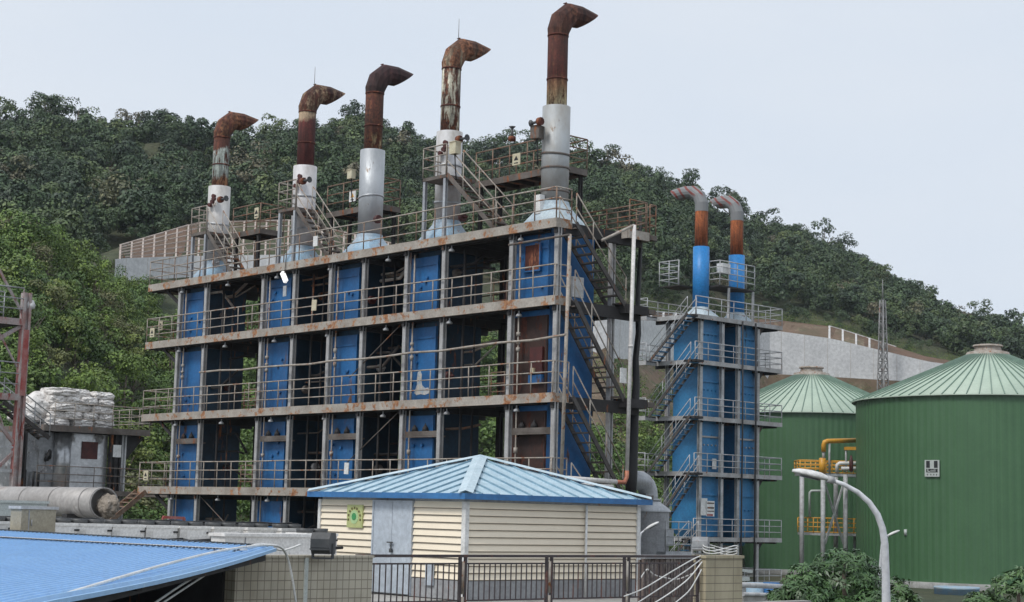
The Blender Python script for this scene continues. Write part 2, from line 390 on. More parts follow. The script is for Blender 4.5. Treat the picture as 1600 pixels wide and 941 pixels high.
m, t, b = mat('wooded_ground'); tc = N(t, 'ShaderNodeTexCoord').outputs['Object']
n1 = noise(t, tc, 0.06, 6); n2_ = noise(t, tc, 0.9, 6)
c1 = ramp(t, n1, [(0.36, (0.045, 0.06, 0.028)), (0.55, (0.075, 0.08, 0.04)), (0.7, (0.12, 0.10, 0.06))])
c2 = ramp(t, n2_, [(0.3, (0.55,)*3), (0.7, (1.2,)*3)])
mm = N(t, 'ShaderNodeMixRGB', blend_type='MULTIPLY'); mm.inputs[0].default_value = 1; t.links.new(c1, mm.inputs[1]); t.links.new(c2, mm.inputs[2])
t.links.new(mm.outputs[0], b.inputs['Base Color']); b.inputs['Roughness'].default_value = 1
bp = N(t, 'ShaderNodeBump'); bp.inputs['Strength'].default_value = 0.8; bp.inputs['Distance'].default_value = 0.5; t.links.new(n2_, bp.inputs['Height']); t.links.new(bp.outputs[0], b.inputs['Normal'])
me = bpy.data.meshes.new('hillside'); me.from_pydata(TV, [], TF); me.materials.append(m); me.polygons.foreach_set('use_smooth', [True]*len(TF))
M['soil'] = paint('bare_brown_slope', (0.17, 0.115, 0.08), (0.085, 0.08, 0.042), 0.35, 0.16, 1.0, streak=1, rustcol=((0.05, 0.065, 0.025), (0.24, 0.17, 0.12)), wear=.9, bump=.8)
me.materials.append(M['soil']); mi = []
for i in range(len(us)-1):
    for j in range(nr-1):
        g_ = seg_id[j]; mi.append(1 if us[i] > 860 and ((g_ == 1 and j > 8+16) or g_ == 2 or (g_ == 3 and j-48 < (5 if us[i] > 1130 else 1))) else 0)
me.polygons.foreach_set('material_index', mi)
o = bpy.data.objects.new('hillside', me); COL.objects.link(o); o['kind'] = 'structure'
g = MB(); g.quad((-700, -700, GZ-0.05), (700, -700, GZ-0.05), (700, 700, GZ-0.05), (-700, 700, GZ-0.05))
M['ground'] = paint('yard_concrete', (0.22, 0.21, 0.195), (0.13, 0.125, 0.115), 0.0, 0.3, 0.9, wear=0.9)
o = g.build('ground', 'ground'); o['kind'] = 'structure'

# ------------------------------------------------------------------ retaining walls on the hillside
M['wallconc'] = paint('pale_concrete', (0.62, 0.62, 0.625), (0.49, 0.49, 0.50), 0.15, 0.25, 0.9, streak=0.2, rustcol=((0.45, 0.44, 0.43), (0.6, 0.59, 0.58)), wear=0.9)
M['gridconc'] = paint('grid_frame_concrete', (0.46, 0.40, 0.36), (0.30, 0.24, 0.20), 0.2, 0.8, 0.9)
M['scree'] = paint('brown_soil_in_grid', (0.15, 0.09, 0.06), (0.085, 0.06, 0.038), 0.2, 0.5, 1.0, rustcol=((0.06, 0.07, 0.03), (0.24, 0.16, 0.11)))
def retaining(u0, u1, label, step, frames=None, rows=4, frame_m='gridconc', infill='scree', hw_=.42, vw_=.22, off=.05):
    ua = np.arange(u0, u1+1, step); c = at(float(ua[len(ua)//2]), 500, 200)
    p = prof(float(ua[len(ua)//2])); aa = azim(float(ua[len(ua)//2]))
    T = thing('retaining_wall', (p[1]*math.cos(aa), p[1]*math.sin(aa), p[4]), label, 'retaining wall')
    wl = MB(); gd = MB(); inf = MB(); jn = MB()
    def pt(u, r, z): a = azim(u); return Vector((r*math.cos(a), r*math.sin(a), z))
    for k in range(len(ua)-1):
        A, B = float(ua[k]), float(ua[k+1]); PA, PB = prof(A), prof(B)
        a0 = pt(A, PA[1]-0.4, PA[4]-3); a1 = pt(A, PA[1]-0.1, PA[5]+0.25); a2 = pt(A, PA[1]+1.0, PA[5]+0.25)
        b0 = pt(B, PB[1]-0.4, PB[4]-3); b1 = pt(B, PB[1]-0.1, PB[5]+0.25); b2 = pt(B, PB[1]+1.0, PB[5]+0.25)
        wl.quad(a0, b0, b1, a1); wl.quad(a1, b1, b2, a2); jn.beam(a0, a1, .045, .03, up=(0, 1, 0)) if k % 2 else None
    w_ = wl.build('concrete_face', 'wallconc', T, fixn=False); jn.build('wall_joints', 'gridconc', w_)
    def gp(u, t):
        P = prof(u); r = P[1]+0.9+t*(P[2]+0.2); z = P[5]+0.15+t*(P[6]-P[5]+0.1); return pt(u, r, z)
    fas = frames or [(u0, u1)]; cells = []
    for fa in fas:
        n = max(2, int((fa[1]-fa[0])/step)); cells += [(fa[0]+(fa[1]-fa[0])*k/n, fa[0]+(fa[1]-fa[0])*(k+1)/n) for k in range(n)]
    for A in np.arange(u0+25, u1-20, step): inf.quad(gp(A, 0), gp(A+step, 0), gp(A+step, 1), gp(A, 1))
    for A, B in cells:
        for i in range(rows+1):
            gd.beam(gp(A, i/rows)+Vector((0, 0, off)), gp(B, i/rows)+Vector((0, 0, off)), hw_, 0.16)
        gd.beam(gp(A, 0)+Vector((0, 0, off)), gp(A, 1)+Vector((0, 0, off)), vw_, 0.14)
    inf.build('soil_infill', infill, T, fixn=False); gd.build('grid_frame', frame_m, T)
    return T
retaining(175, 620, 'pale concrete wall under a wide brown grid slope, behind the long building', 17, [(182, 620)], 6)
M['gridwhite'] = paint('white_grid_concrete', (0.6, 0.6, 0.6), (0.42, 0.4, 0.38), 0.15, 0.8, 0.9)
retaining(915, 1500, 'long pale concrete retaining wall curving along the hillside behind the blue tower and green tanks', 18, [(920, 1075), (1296, 1400)], 1, 'gridwhite', hw_=.3, vw_=.35)

# ================================================================== main five-unit building
ZT = [9.62, 7.06, 3.89, 0.76]           # deck tops, upper to lower
ED = 0.27
XP = [(-62.2, -60.1), (-55.8, -53.6), (-51.2, -49.1), (-46.55, -44.45), (-40.9, -38.7)]
XL, XR, YF, YB = -64.7, -38.6, 36.77, 40.9
B = thing('boiler_building', (-51.6, 38.8, GZ), 'long open steel frame building with four rusty decks and blue casings under five chimneys', 'industrial building')
M['grating'] = paint('deck_plate', (0.22, 0.18, 0.15), (0.13, 0.10, 0.08), 0.4, 1.2, 0.9)
for li, z in enumerate(ZT):
    d = MB(); d.box(XL+.05, YF+.05, z-0.06, -39.36, YB-.05, z); d.box(-39.36, YF+.05, z-.06, XR-.05, 37.5, z); d.box(-39.36, 39.9, z-.06, -38.35, YB-.05, z)
    dk = d.build('deck', 'grating', B)
    e = MB()
    e.box(XL, YF, z-ED, XR, YF+.05, z+.03); e.box(XL, YF+.05, z-ED, XL+.05, YB, z+.03); e.box(XR-.05, YF+.05, z-ED, XR, 37.5, z+.03)
    e.box(XL+.05, YB-.05, z-ED, -38.35, YB, z+.03)
    e2 = e if li == 0 else MB(); e2.box(-38.35, 39.9, z-ED, -38.3, YB, z+.03); e2.box(-39.3, 39.86, z-ED, -38.35, 39.9, z+.03)
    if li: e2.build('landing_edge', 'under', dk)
    # bottom flange lip
    e.box(XL-.01, YF-.03, z-ED-.012, XR+.01, YF+.09, z-ED)
    e.build('edge_channel', 'deck', dk)
    j = MB(); x = XL+.6
    for (a, b_) in XP:
        for xx in (a, b_): j.box(xx-.07, YF+.05, z-.46, xx+.07, YB-.05, z-.06)
    while x < XR-.3: j.box(x-.03, YF+.08, z-.24, x+.03, YB-.08, z-.062); x += 0.87
    for y in (36.98, 37.25, 39.75): j.box(XL+.06, y-.05, z-.32, -39.4, y+.05, z-.245)
    # end brackets
    for y in (37.0, 39.8):
        j.beam((-62.3, y, z-1.0), (-63.5, y, z-.3), .1, .12); 
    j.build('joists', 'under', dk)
# front, end and back railings
def corner(z): return (XR-.04, 37.5, z)
for li, z in enumerate(ZT):
    mr = 'rail' if li else 'rail_rust'
    railing(B, [(XL+.04, YF+.03, z), (XR-.04, YF+.03, z)], 1.06, 'rail', mr, 1.06)
    railing(B, [(XR-.04, YF+.03, z), corner(z)], 1.06, 'rail', mr, .8)
    railing(B, [(XL+.04, YF+.03, z), (XL+.04, YB-.1, z)], 1.06, 'rail', mr, 1.2, posts=False)
    railing(B, [(XL+.04, YB-.1, z), (-38.4 if li == 0 else -40.0, YB-.1, z)], 1.06, 'rail_rust', mr, 1.9, posts=False)
railing(B, [(-38.35, 39.95, ZT[0]), (-38.35, YB-.1, ZT[0])], 1.06, 'rail_rust', 'rail_rust', .9, posts=False)
# columns
for k, (a, b_) in enumerate(XP):
    for x in (a, b_):
        hcol(x, YF+.2, GZ, ZT[0]-ED, 0.175).build('column', 'column', B)
        if x < -39: hcol(x, 39.75, GZ, ZT[0]-ED, 0.2).build('column', 'under', B)
# casings
for k, (a, b_) in enumerate(XP):
    x0, x1 = a-.3, b_-.75; y0, y1 = 37.36, 39.4
    c = MB(); c.box(x0, y0, GZ, x1, y1, ZT[0]-.1)
    cs = c.build('casing', 'casing_shade' if k < 4 else 'casing', B)  # inner units carry the bay shade in their colour, end unit stays blue
    zb = [ZT[0]-.5, ZT[1]-.5, ZT[2]-.5, ZT[3]-.5, GZ]
    for li in range(4):
        zt = ZT[li]-.5; z0 = (ZT[li+1]+.02 if li < 3 else -4.5)
        mname = 'casing_brown' if (k == 4 and li in (1, 2)) else 'casing'
        p = MB(); p.box(x0+.02, y0-.05, z0, x1-.02, y0-.003, zt)
        fp = p.build('front_panel', mname, cs)
        if mname == 'casing_brown': fp['label'] = 'rusty brown panel'
        f = MB()
        hz = z0+(zt-z0)*(0.86 if li < 2 else 0.70)
        if li in (0, 3) or k in (2, 3): f.box(x0+.02, y0-.09, hz-.04, x1-.02, y0-.052, hz+.04)
        for xx in (x0+.05, x1-.05): f.box(xx-.03, y0-.085, z0, xx+.03, y0-.052, zt)
        # small ports and clamps
        for q in range(3):
            px = x0+.25+rnd.random()*(x1-x0-.5); pz = z0+.4+rnd.random()*(zt-z0-.9)
            f.tube([(px, y0-.052, pz), (px, y0-.13, pz)], .06, 8)
        f.build('panel_frame', mname, cs)
    # shelf beam and sooty ledge under the third deck
    s_ = MB(); s_.box(a+.1, 37.02, 2.66, b_-.1, 37.14, 2.82); s_.box(a+.1, 37.02, 2.60, b_-.1, 37.3, 2.655); s_.build('shelf_beam', 'beam', B)
    for q in range(2):
        s_ = MB(); px = a+.4+q*.6; s_.lathe((px, 37.2, 2.82), [(.0, 0), (.12, 0), (.1, .12), (.05, .2), (.0, .26+.05*q)], 8); s_.build('junction_fitting', 'under', B)
# window opening and hatch of the last unit
w_ = MB(); w_.box(-40.55, 37.22, 8.1, -39.85, 37.3, 8.95); hw = w_.build('inspection_window', 'rust_red', B)
w_ = MB(); w_.box(-40.6, 37.2, 8.05, -40.55, 37.29, 9.0); w_.box(-39.85, 37.2, 8.05, -39.8, 37.29, 9.0); w_.box(-40.55, 37.2, 8.95, -39.85, 37.29, 9.0); w_.box(-40.55, 37.2, 8.05, -39.85, 37.29, 8.1); w_.build('window_frame', 'casing', hw)
w_ = MB(); w_.box(-40.2, 37.2, 4.6, -39.6, 37.3, 5.5); h_ = w_.build('hatch', 'darkred', B)
w_ = MB(); w_.box(-40.22, 37.17, 4.3, -39.58, 37.3, 4.57); w_.build('hatch_sill', 'casing', h_)
w_ = MB(); w_.box(-40.05, 37.1, 4.62, -39.9, 37.19, 4.8); w_.build('label_plate', 'sign_yellow', h_)
# dark and tattered vertical pipes between casings
for k, (a, b_) in enumerate(XP):
    for dx_, m_, r in ((-.42, 'black', .07), (-.52, 'under', .05)):
        b = MB(); b.tube([(a+dx_, 37.3, -4), (a+dx_, 37.3, 9.3)], r, 8); b.build('riser_pipe', m_, B)
    b = MB()
    b.tube([(a+.28, 37.05, -4), (a+.28, 37.05, 9.2)], .03, 6)
    for z in (5.9, 5.62, 5.38, 2.0):
        zz = z; b.tube([(a+.28, 37.05, zz), (a+.28, 37.05, zz+rnd.uniform(.1, .18))], .07, 7)
    b.build('tattered_pipe', 'rail', B)
    if k < 4:
        b = MB(); xx = b_+.45
        b.tube([(xx, 37.5, -4), (xx, 37.5, 9.2)], .05, 8); b.tube([(xx+.15, 37.9, -4), (xx+.15, 37.9, 9.2)], .04, 8); b.build('riser_pipe', 'under', B)
# pipework, valves and ledges deep in the bays
r4 = random.Random(44)
for (a, b_) in ((-61.0, -56.6), (-54.4, -51.7), (-49.9, -47.1), (-45.2, -41.6)):
    for z in ZT:
        b = MB()
        for q in range(3):
            zz = z-r4.uniform(.6, 2.2) if z < 9 else z-r4.uniform(.5, 1.0); y = r4.uniform(37.6, 39.0); x0 = a+r4.uniform(.05, .5); b.tube([(x0, y, zz), (x0+r4.uniform(.4, 1.4), y, zz), (x0+1.5, y+.3, zz-r4.uniform(-.8, .8))], r4.uniform(.03, .07), 7)
        b.build('inner_pipes', r4.choice(['beam', 'rail', 'under', 'rail_rust']), B)
        b = MB(); x = a+r4.uniform(.1, .3); y = r4.uniform(37.7, 38.8); zz = z+r4.uniform(.7, 1.5); b.tube([(x-.06, y, zz), (x+.1, y, zz)], .16, 10); b.tube([(x+.1, y, zz), (x+.3, y, zz)], .04, 6); b.build('hand_valve', r4.choice(['darkred', 'rail_grey', 'beam']), B)
# inner rusty cross railings and boxes in the wide bays
for (a, b_) in ((-59.5, -56.8), (-44.0, -41.6)):
    for z in ZT[1:]:
        railing(B, [(a+1.0, 38.0, z), (b_, 38.0, z)], 0.95, 'rail_rust', 'rail_rust', .7, (0.3, 0.6, 1.0), posts=False)
        b = MB(); b.box(a+.8, 38.7, z+.3, a+1.9, 39.3, z+1.0); b.build('control_box', 'darkred', B)
        b = MB(); b.tube([(b_+.1, 38.9, z), (b_+.1, 38.9, z+1.6), (b_+.4, 38.9, z+1.9)], .05, 7); b.tube([(a+.8, 38.6, z+.25), (b_+.3, 38.6, z+.25)], .04, 7); b.build('inner_pipes', 'under', B)
for (a, b_) in ((-53.5, -51.3), (-49.0, -46.6)):
    for z in ZT[1:]:
        b = MB(); b.box(a+.3, 38.9, z+.2, b_-.2, 39.3, z+1.1); b.build('control_box', 'under', B)
# dark sheets added behind the narrow bays, shade put into their colour
for (a, b_) in ((-54.2, -51.6), (-49.8, -46.9)):
    b = MB(); b.box(a, 39.5, GZ, b_, 39.55, 9.2); b.build('rear_sheet', 'casing_shade', B)
# diagonal tie rods
for (p, q) in (((-60, 37.05, .4), (-56.3, 37.05, -1.6)), ((-49.9, 37.0, 1.7), (-46.9, 37.0, 3.5)), ((-49.9, 37.0, 4.9), (-46.9, 37.0, 6.7))):
    b = MB(); b.tube([p, q], .02, 6); b.build('tie_rod', 'beam', B)
# under-deck lamps
for li, z in enumerate(ZT):
    for k in range(7):
        x = XL+2.6+k*3.6
        b = MB(); b.tube([(x, 36.95, z-ED-.02), (x, 36.95, z-ED-.14)], .02, 6); b.lathe((x, 36.95, z-ED-.26), [(.02, .13), (.1, .06), (.11, 0), (.0, 0)], 8); b.build('deck_lamp', 'rail_grey', B)
# end stairs
for li in range(3):
    stairs(B, (-38.42, 37.5, ZT[li]-.08), (-38.42, 39.9, ZT[li+1]-.05), .8, (-1, 0, 0), 'beam', 'rail', 10, ms='stair', tread=.2)
stairs(B, (-38.42, 37.5, ZT[3]-.08), (-38.42, 40.0, ZT[3]-2.6), .8, (-1, 0, 0), 'beam', 'rail', 10, ms='stair', tread=.2)
# outer landings at the back of the end stairs
for li, z in enumerate(ZT):
    b = MB(); b.box(-39.3, 40.95, z-.2, -38.32, 41.3, z-.03); b.build('landing', 'beam', B)
    if li == 0: railing(B, [(-38.35, 40.95, z-.03), (-38.35, 41.25, z-.03), (-42, 41.25, z-.03)], 1.05, 'rail_rust', 'rail_rust', .9, posts=False)
hcol(-38.95, 39.75, GZ, ZT[0]-.3, .18).build('column', 'column', B)
# white cabinet at the corner of the second deck, pale blue patch on unit 4
b = MB(); b.box(-38.72, 37.6, 7.12, -38.62, 38.1, 7.8)
b.build('wall_cabinet', 'rail_grey', B)
m, t, bb = mat('paint_splash'); bb.inputs['Base Color'].default_value = (0.62, 0.55, 0.45, 1)
tcs = N(t, 'ShaderNodeTexCoord').outputs['Object']; nn = noise(t, tcs, 6, 5)
t.links.new(ramp(t, nn, [(0.4, (0.35, 0.45, 0.55)), (0.6, (0.68, 0.6, 0.5))]), bb.inputs['Base Color'])
c0 = onY(659, 603, 37.3); pts = []
outl = [(-.42, -.28), (-.30, -.36), (-.05, -.33), (.2, -.37), (.42, -.32), (.5, -.22), (.38, -.08), (.2, -.1), (.02, .02), (-.04, .2), (-.02, .45), (-.12, .62), (-.26, .55), (-.3, .25), (-.28, .05), (-.36, -.08)]
b = MB(); b.prism([(c0[0]+x*.95, c0[2]+z*.9) for x, z in outl], 'y', 37.296, 37.307); b.build('paint_patch', m, B)
# ================================================================== chimneys
def elbow_pts(c, zb, r, d, drop=0.2):
    """bent cowl: straight up, three facets, then along d (horizontal unit vector), drooping a little"""
    c = Vector(c); d = Vector(d)
    return [Vector((c.x, c.y, zb)), Vector((c.x, c.y, zb+.15)), c*1+d*.16+Vector((0, 0, zb+.55-c.z)), c+d*.5+Vector((0, 0, zb+.84-c.z)), c+d*.95+Vector((0, 0, zb+.86-c.z)), c+d*1.3+Vector((0, 0, zb+.80-c.z))]
def sq2circ(b, c, hs, r, z0, z1, n=24):
    base = len(b.v)
    for k, (z, t) in enumerate(((z0, 0), (z0+(z1-z0)*.25, .22), (z0+(z1-z0)*.62, .7), (z0+(z1-z0)*.86, .95), (z1, 1))):
        for j in range(n):
            a = 2*math.pi*(j+.5)/n; cx, sy = math.cos(a), math.sin(a); mxx = max(abs(cx), abs(sy)); q = hs/mxx
            rr = q*(1-t)+r*t; b.v.append((c[0]+rr*cx, c[1]+rr*sy, z))
    for k in range(4):
        for j in range(n):
            a = base+k*n+j; e = base+k*n+(j+1) % n; b.f.append((a, e, e+n, a+n)); b.sm.append(False)
def sleeve_mat(name, col, col2, rough, metal, sc_=1.2, ang=0.0):
    m, t, b = mat(name); tc = N(t, 'ShaderNodeTexCoord').outputs['Object']
    n1 = noise(t, tc, sc_*1.2, 5, (1, 1, .6)); c = ramp(t, n1, [(0.38, col2), (0.6, col)])
    n5 = noise(t, tc, 3.2, 6, (1, 1, .5), .7); f5 = ramp(t, n5, [(0.62, G0), (0.66, G1)]); c = mix(t, f5, c, (0.24, 0.2, 0.17))
    t.links.new(c, b.inputs['Base Color']); b.inputs['Roughness'].default_value = rough+.18; b.inputs['Metallic'].default_value = metal*.7
    n2b = noise(t, tc, 5, 4, (1, 1, .25)); bp = N(t, 'ShaderNodeBump'); bp.inputs['Strength'].default_value = 0.55; bp.inputs['Distance'].default_value = 0.05
    t.links.new(n2b, bp.inputs['Height']); t.links.new(bp.outputs[0], b.inputs['Normal']); return m
CR_ = (0.52, 0.50, 0.40); RD = (0.09, 0.026, 0.015); DK = (0.035, 0.018, 0.016); GRN = (0.42, 0.47, 0.43)
specs = [
 dict(x=-61.15, lab='leftmost chimney, pale green-grey pipe with red-brown bent top in a dented white sleeve', up=[(0.0, (0.30, 0.14, 0.07)), (0.18, (0.32, 0.16, 0.08)), (0.25, GRN), (0.70, GRN), (0.76, RD)], el=[(0, RD), (1, (0.12, 0.04, 0.025))], er=.5, ur=.42, ecol=((0.03, 0.012, 0.010), (0.26, 0.11, 0.05)), sl=((0.62, 0.61, 0.60), (0.42, 0.40, 0.38), .5, .25), cone='cone', h=-.42, rod=0),
 dict(x=-54.7, lab='second chimney from the left, deep red-brown rust pipe above a white sleeve', up=[(0.0, (0.07, 0.015, 0.012)), (.80, (0.09, 0.018, 0.014)), (.9, (0.35, 0.26, 0.17))], el=[(0, (0.09, 0.03, 0.017)), (1, (0.06, 0.02, 0.014))], er=.45, ur=.2, ecol=((0.06, 0.02, 0.012), (0.30, 0.21, 0.13)), sl=((0.66, 0.65, 0.66), (0.45, 0.43, 0.42), .45, .25), cone='cone', h=-.34, rod=1.0),
 dict(x=-50.15, lab='middle chimney with a blackish maroon bent top over a tall smooth silver sleeve', up=[(0.0, (0.42, 0.36, 0.22)), (.22, (0.36, 0.26, 0.14)), (.34, (0.07, 0.022, 0.013)), (.8, (0.09, 0.025, 0.015))], el=[(0, DK), (1, (0.045, 0.018, 0.02))], er=.1, ur=.55, ecol=((0.02, 0.012, 0.012), (0.08, 0.03, 0.025)), sl=((0.50, 0.52, 0.54), (0.38, 0.40, 0.42), .32, .65), cone='cone', h=-.34, rod=0),
 dict(x=-45.55, lab='fourth chimney from the left, cream painted pipe streaked with rust', up=[(0.0, CR_), (1, CR_)], el=[(0, (0.30, 0.25, 0.17)), (1, (0.10, 0.045, 0.03))], er=.55, ur=.52, ecol=((0.07, 0.025, 0.015), (0.28, 0.12, 0.06)), sl=((0.60, 0.60, 0.61), (0.38, 0.36, 0.34), .5, .2), cone='cone', h=-.22, rod=1.0),
 dict(x=-39.8, lab='right-end chimney of the long building, dark red rust with a cream patch low down', up=[(0.0, CR_), (.10, (0.44, 0.36, 0.22)), (.30, (0.30, 0.17, 0.09)), (.42, (0.10, 0.022, 0.015)), (.8, (0.07, 0.018, 0.012))], el=[(0, (0.08, 0.03, 0.02)), (1, (0.07, 0.025, 0.018))], er=.35, ur=.35, ecol=((0.03, 0.014, 0.012), (0.2, 0.08, 0.045)), sl=((0.42, 0.44, 0.45), (0.34, 0.33, 0.31), .4, .45), cone='cone_grey', h=-.10, rod=0),
]
YS = 38.3
for k, s_ in enumerate(specs):
    x = {0: -61.67, 1: -55.2, 2: -50.67, 3: -46.02, 4: -40.32}[k]; T = thing('chimney', (x, YS, ZT[0]), s_['lab'], 'chimney', 'five bent-top chimneys on the long building')
    b = MB(); sq2circ(b, (x, YS), 0.92, .50, ZT[0]+.01, ZT[0]+.95); b.build('base_cone', s_['cone'], T)
    b = MB(); b.tube([(x, YS, ZT[0]+.9), (x, YS, 13.9)], [.475, .485], 28)
    sl = b.build('insulation_sleeve', sleeve_mat('sleeve', *s_['sl']), T)
    for z in ((11.7, 12.2, 10.9) if k in (0, 4) else (12.0,) if k == 2 else (11.2, 12.6)):
        b = MB(); b.tube([(x+rnd.uniform(-.01, .01), YS, z), (x, YS, z+.07)], .507, 28); b.build('sleeve_band', 'galv' if k != 4 else 'beam', sl)
    ztop = 16.55+s_['h']
    b = MB(); b.tube([(x, YS, 13.7), (x, YS, 14.9), (x, YS, ztop)], .355, 20)
    b.build('flue_pipe', banded('flue', 13.75-ZT[0], ztop-ZT[0], s_['up'], 2.2, .85, s_['ur'], ((0.035, 0.010, 0.007), (0.15, 0.05, 0.022))), T)
    for z in (14.85, ztop-.05): b = MB(); b.tube([(x, YS, z), (x, YS, z+.05)], .375, 20); b.build('pipe_flange', 'rust_red', T)
    P = elbow_pts((x, YS, 0), ztop, .37, (0, 1, 0)); P[-1] = P[-1]+Vector((0, .08, 0))
    b = MB(); b.tube(P, [.37, .39, .42, .42, .40, .38], 12, smooth=False, inner=.06, shear=.38)
    b.build('bent_cowl', banded('cowl', ztop-ZT[0], ztop+1-ZT[0], s_['el'], 2.5, .85, s_['er'], s_['ecol']), T)
    b = MB(); b.tube([(x, YS+.3, ztop+1.0), (x, YS+.3, ztop+1.22)], .02, 6); b.tube([(x-.08, YS+.3, ztop+1.22), (x+.08, YS+.3, ztop+1.22)], .02, 6); b.build('lifting_lug', 'rust_red', T)
    if s_['rod']:
        b = MB(); b.tube([(x+.05, YS+.25, ztop+1.0), (x+.05, YS+.25, ztop+1.95)], [.014, .008], 6); b.build('lightning_rod', 'beam', T)
    if k in (0, 1, 3):   # sampling ports, cable clutter
        b = MB()
        for q in range(4): b.tube([(x+.45*math.cos(-1.2+q*.5), YS-.5, 13.0+q*.12), (x+.5*math.cos(-1.2+q*.5), YS-.62, 13.0+q*.12)], .09, 8)
        b.build('sampling_port', 'darkred', T)
    if k == 4:
        b = MB(); b.box(x-.25, YS-.72, 11.0-.9, x+.05, YS-.5, 11.0-.25); b.build('pale_plate', 'white', T)
# ------------------------------------------------------------------ upper access platforms with stairs
def platform(x0, x1, y0, y1, z, label, sx0, sz0, sx1, sz1, land, cat='access platform', legs=None):
    T = thing('access_platform', ((x0+x1)/2, (y0+y1)/2, ZT[0]), label, cat, 'platforms between the chimneys')
    b = MB(); b.box(x0, y0, z-.06, x1, y1, z); p = b.build('deck', 'grating', T)
    b = MB(); b.box(x0-.02, y0-.02, z-.2, x1+.02, y0, z+.02); b.box(x1, y0, z-.2, x1+.03, y1, z+.02); b.box(x0, y1, z-.2, x1, y1+.03, z+.02); b.build('edge_channel', 'beam', p)
    b = MB()
    for x in np.arange(x0+.3, x1, .8): b.box(x-.03, y0, z-.2, x+.03, y1, z-.062)
    b.build('joists', 'under', p)
    for (lx, ly) in (legs or [(x0+.2, y0+.1), (x1-.2, y0+.1), (x0+.2, y1-.1), (x1-.2, y1-.1)]):
        hcol(lx, ly, ZT[0], z-.2, .12).build('leg', 'under', T)
    railing(T, [(x0, y0, z), (x1, y0, z)], 1.1, 'rail_rust', 'rail_rust', .95)
    railing(T, [(x0, y1, z), (x1, y1, z), (x1, y0, z)], 1.1, 'rail_rust', 'rail_rust', .95)
    if land:
        a0, a1, b0, b1 = land
        b = MB(); b.box(a0, b0, z-.12, a1, b1, z); b.build('landing', 'beam', T)
        railing(T, [(a0, b1, z), (a0, b0, z), (a1, b0, z)], 1.1, 'rail', 'rail', .7)
        for lx in (a0+.06, a1-.1): hcol(lx, b0+.08, ZT[0], z-.12, .12).build('leg', 'galv', T)
    stairs(T, (sx0, 37.05, sz0), (sx1, 37.05, sz1), .75, (0, 1, 0), 'beam', 'rail', 9, 1.0)
    return T
ZA = 11.95
platform(-45.0, -40.4, 38.75, 39.9, ZA, 'high rusty platform and stair between the fourth and the right-end chimneys', -44.6, ZA, -41.9, ZT[0], (-45.9, -44.6, 37.0, 38.4))
platform(-54.2, -50.9, 38.75, 39.9, ZA-.05, 'rusty platform and stair joining the second and the middle chimneys', -53.9, ZA-.1, -51.6, ZT[0], (-55.1, -53.9, 37.0, 38.3))
platform(-60.3, -58.2, 38.2, 39.4, ZA-.3, 'small rusty platform and stair right beside the leftmost chimney', -60.5, ZA-.3, -58.4, ZT[0], (-61.7, -60.5, 37.0, 38.2))
def board(u, v, Y, w, h, label, m='white', cat='sign', tilt=0.0, group=None, tri=False, X=None):
    p = onY(u, v, Y) if X is None else onX(u, v, X)
    T = thing('notice_board', tuple(p), label, cat, group)
    b = MB(); hw = w/2
    if X is None: b.box(p[0]-hw, p[1]-.015, p[2]-h/2, p[0]+hw, p[1]+.015, p[2]+h/2)
    else: b.box(p[0]-.015, p[1]-hw, p[2]-h/2, p[0]+.015, p[1]+hw, p[2]+h/2)
    o = b.build('board', m, T); T.rotation_euler = (0, tilt, 0) if X is None else (tilt, 0, 0)
    if tri:
        b = MB(); a = .3*h
        if X is None: b.prism([(p[0]-a*.9, p[2]-a*.3), (p[0]+a*.9, p[2]-a*.3), (p[0], p[2]+a)], 'y', p[1]-.024, p[1]-.016)
        else: b.prism([(p[1]-a*.9, p[2]-a*.3), (p[1]+a*.9, p[2]-a*.3), (p[1], p[2]+a)], 'x', p[0]+.016, p[0]+.024)
        b.build('warning_triangle', 'yellow' if m == 'white' else 'black', o)
        b = MB()
        if X is None: b.box(p[0]-a*.8, p[1]-.024, p[2]-h*.36, p[0]+a*.8, p[1]-.016, p[2]-h*.28)
        else: b.box(p[0]+.016, p[1]-a*.8, p[2]-h*.36, p[0]+.024, p[1]+a*.8, p[2]-h*.28)
        b.build('text_line', 'black', o)
    return T
board(491, 477, 36.72, .3, .42, 'blank cream board tied to the rail of the third level, below the lit lamp', 'sign_yellow', tilt=.06)
board(541.5, 732, 36.72, .26, .42, 'blank white board on the lower rail in front of a blue panel', 'white', tilt=.05)
board(493, 377, 36.72, .28, .4, 'blank white board on the top rail right of the second chimney', 'white')
board(238, 520, 36.7, .36, .4, 'lower faded warning sign at the far left end of the third-level rail', 'sign_yellow', tri=True)
board(251, 509, 36.9, .34, .4, 'upper faded warning sign near the left column of the third-level rail', 'sign_yellow', tri=True)
board(228, 743, 36.7, .38, .42, 'faded warning sign at the left end of the lowest rail', 'sign_yellow', tri=True)
board(401, 333, 38.15, .3, .46, 'cream warning sign on the small platform beside the leftmost chimney', 'sign_yellow', tri=True)
board(551, 307, 38.7, .42, .42, 'white and orange warning sign hung on the platform beside the middle chimney', 'white', tri=True)
board(807, 249, 38.7, .4, .42, 'yellowed warning sign on the high platform left of the right-end chimney', 'sign_yellow', tri=True)
board(974, 587, 36.9, .3, .5, 'white box board by the landing beside the white drain pipe', 'white', X=-38.0)
board(445, 455, 36.7, .22, .42, 'grey meter box hanging under the lit tube lamp', 'galv', cat='box')
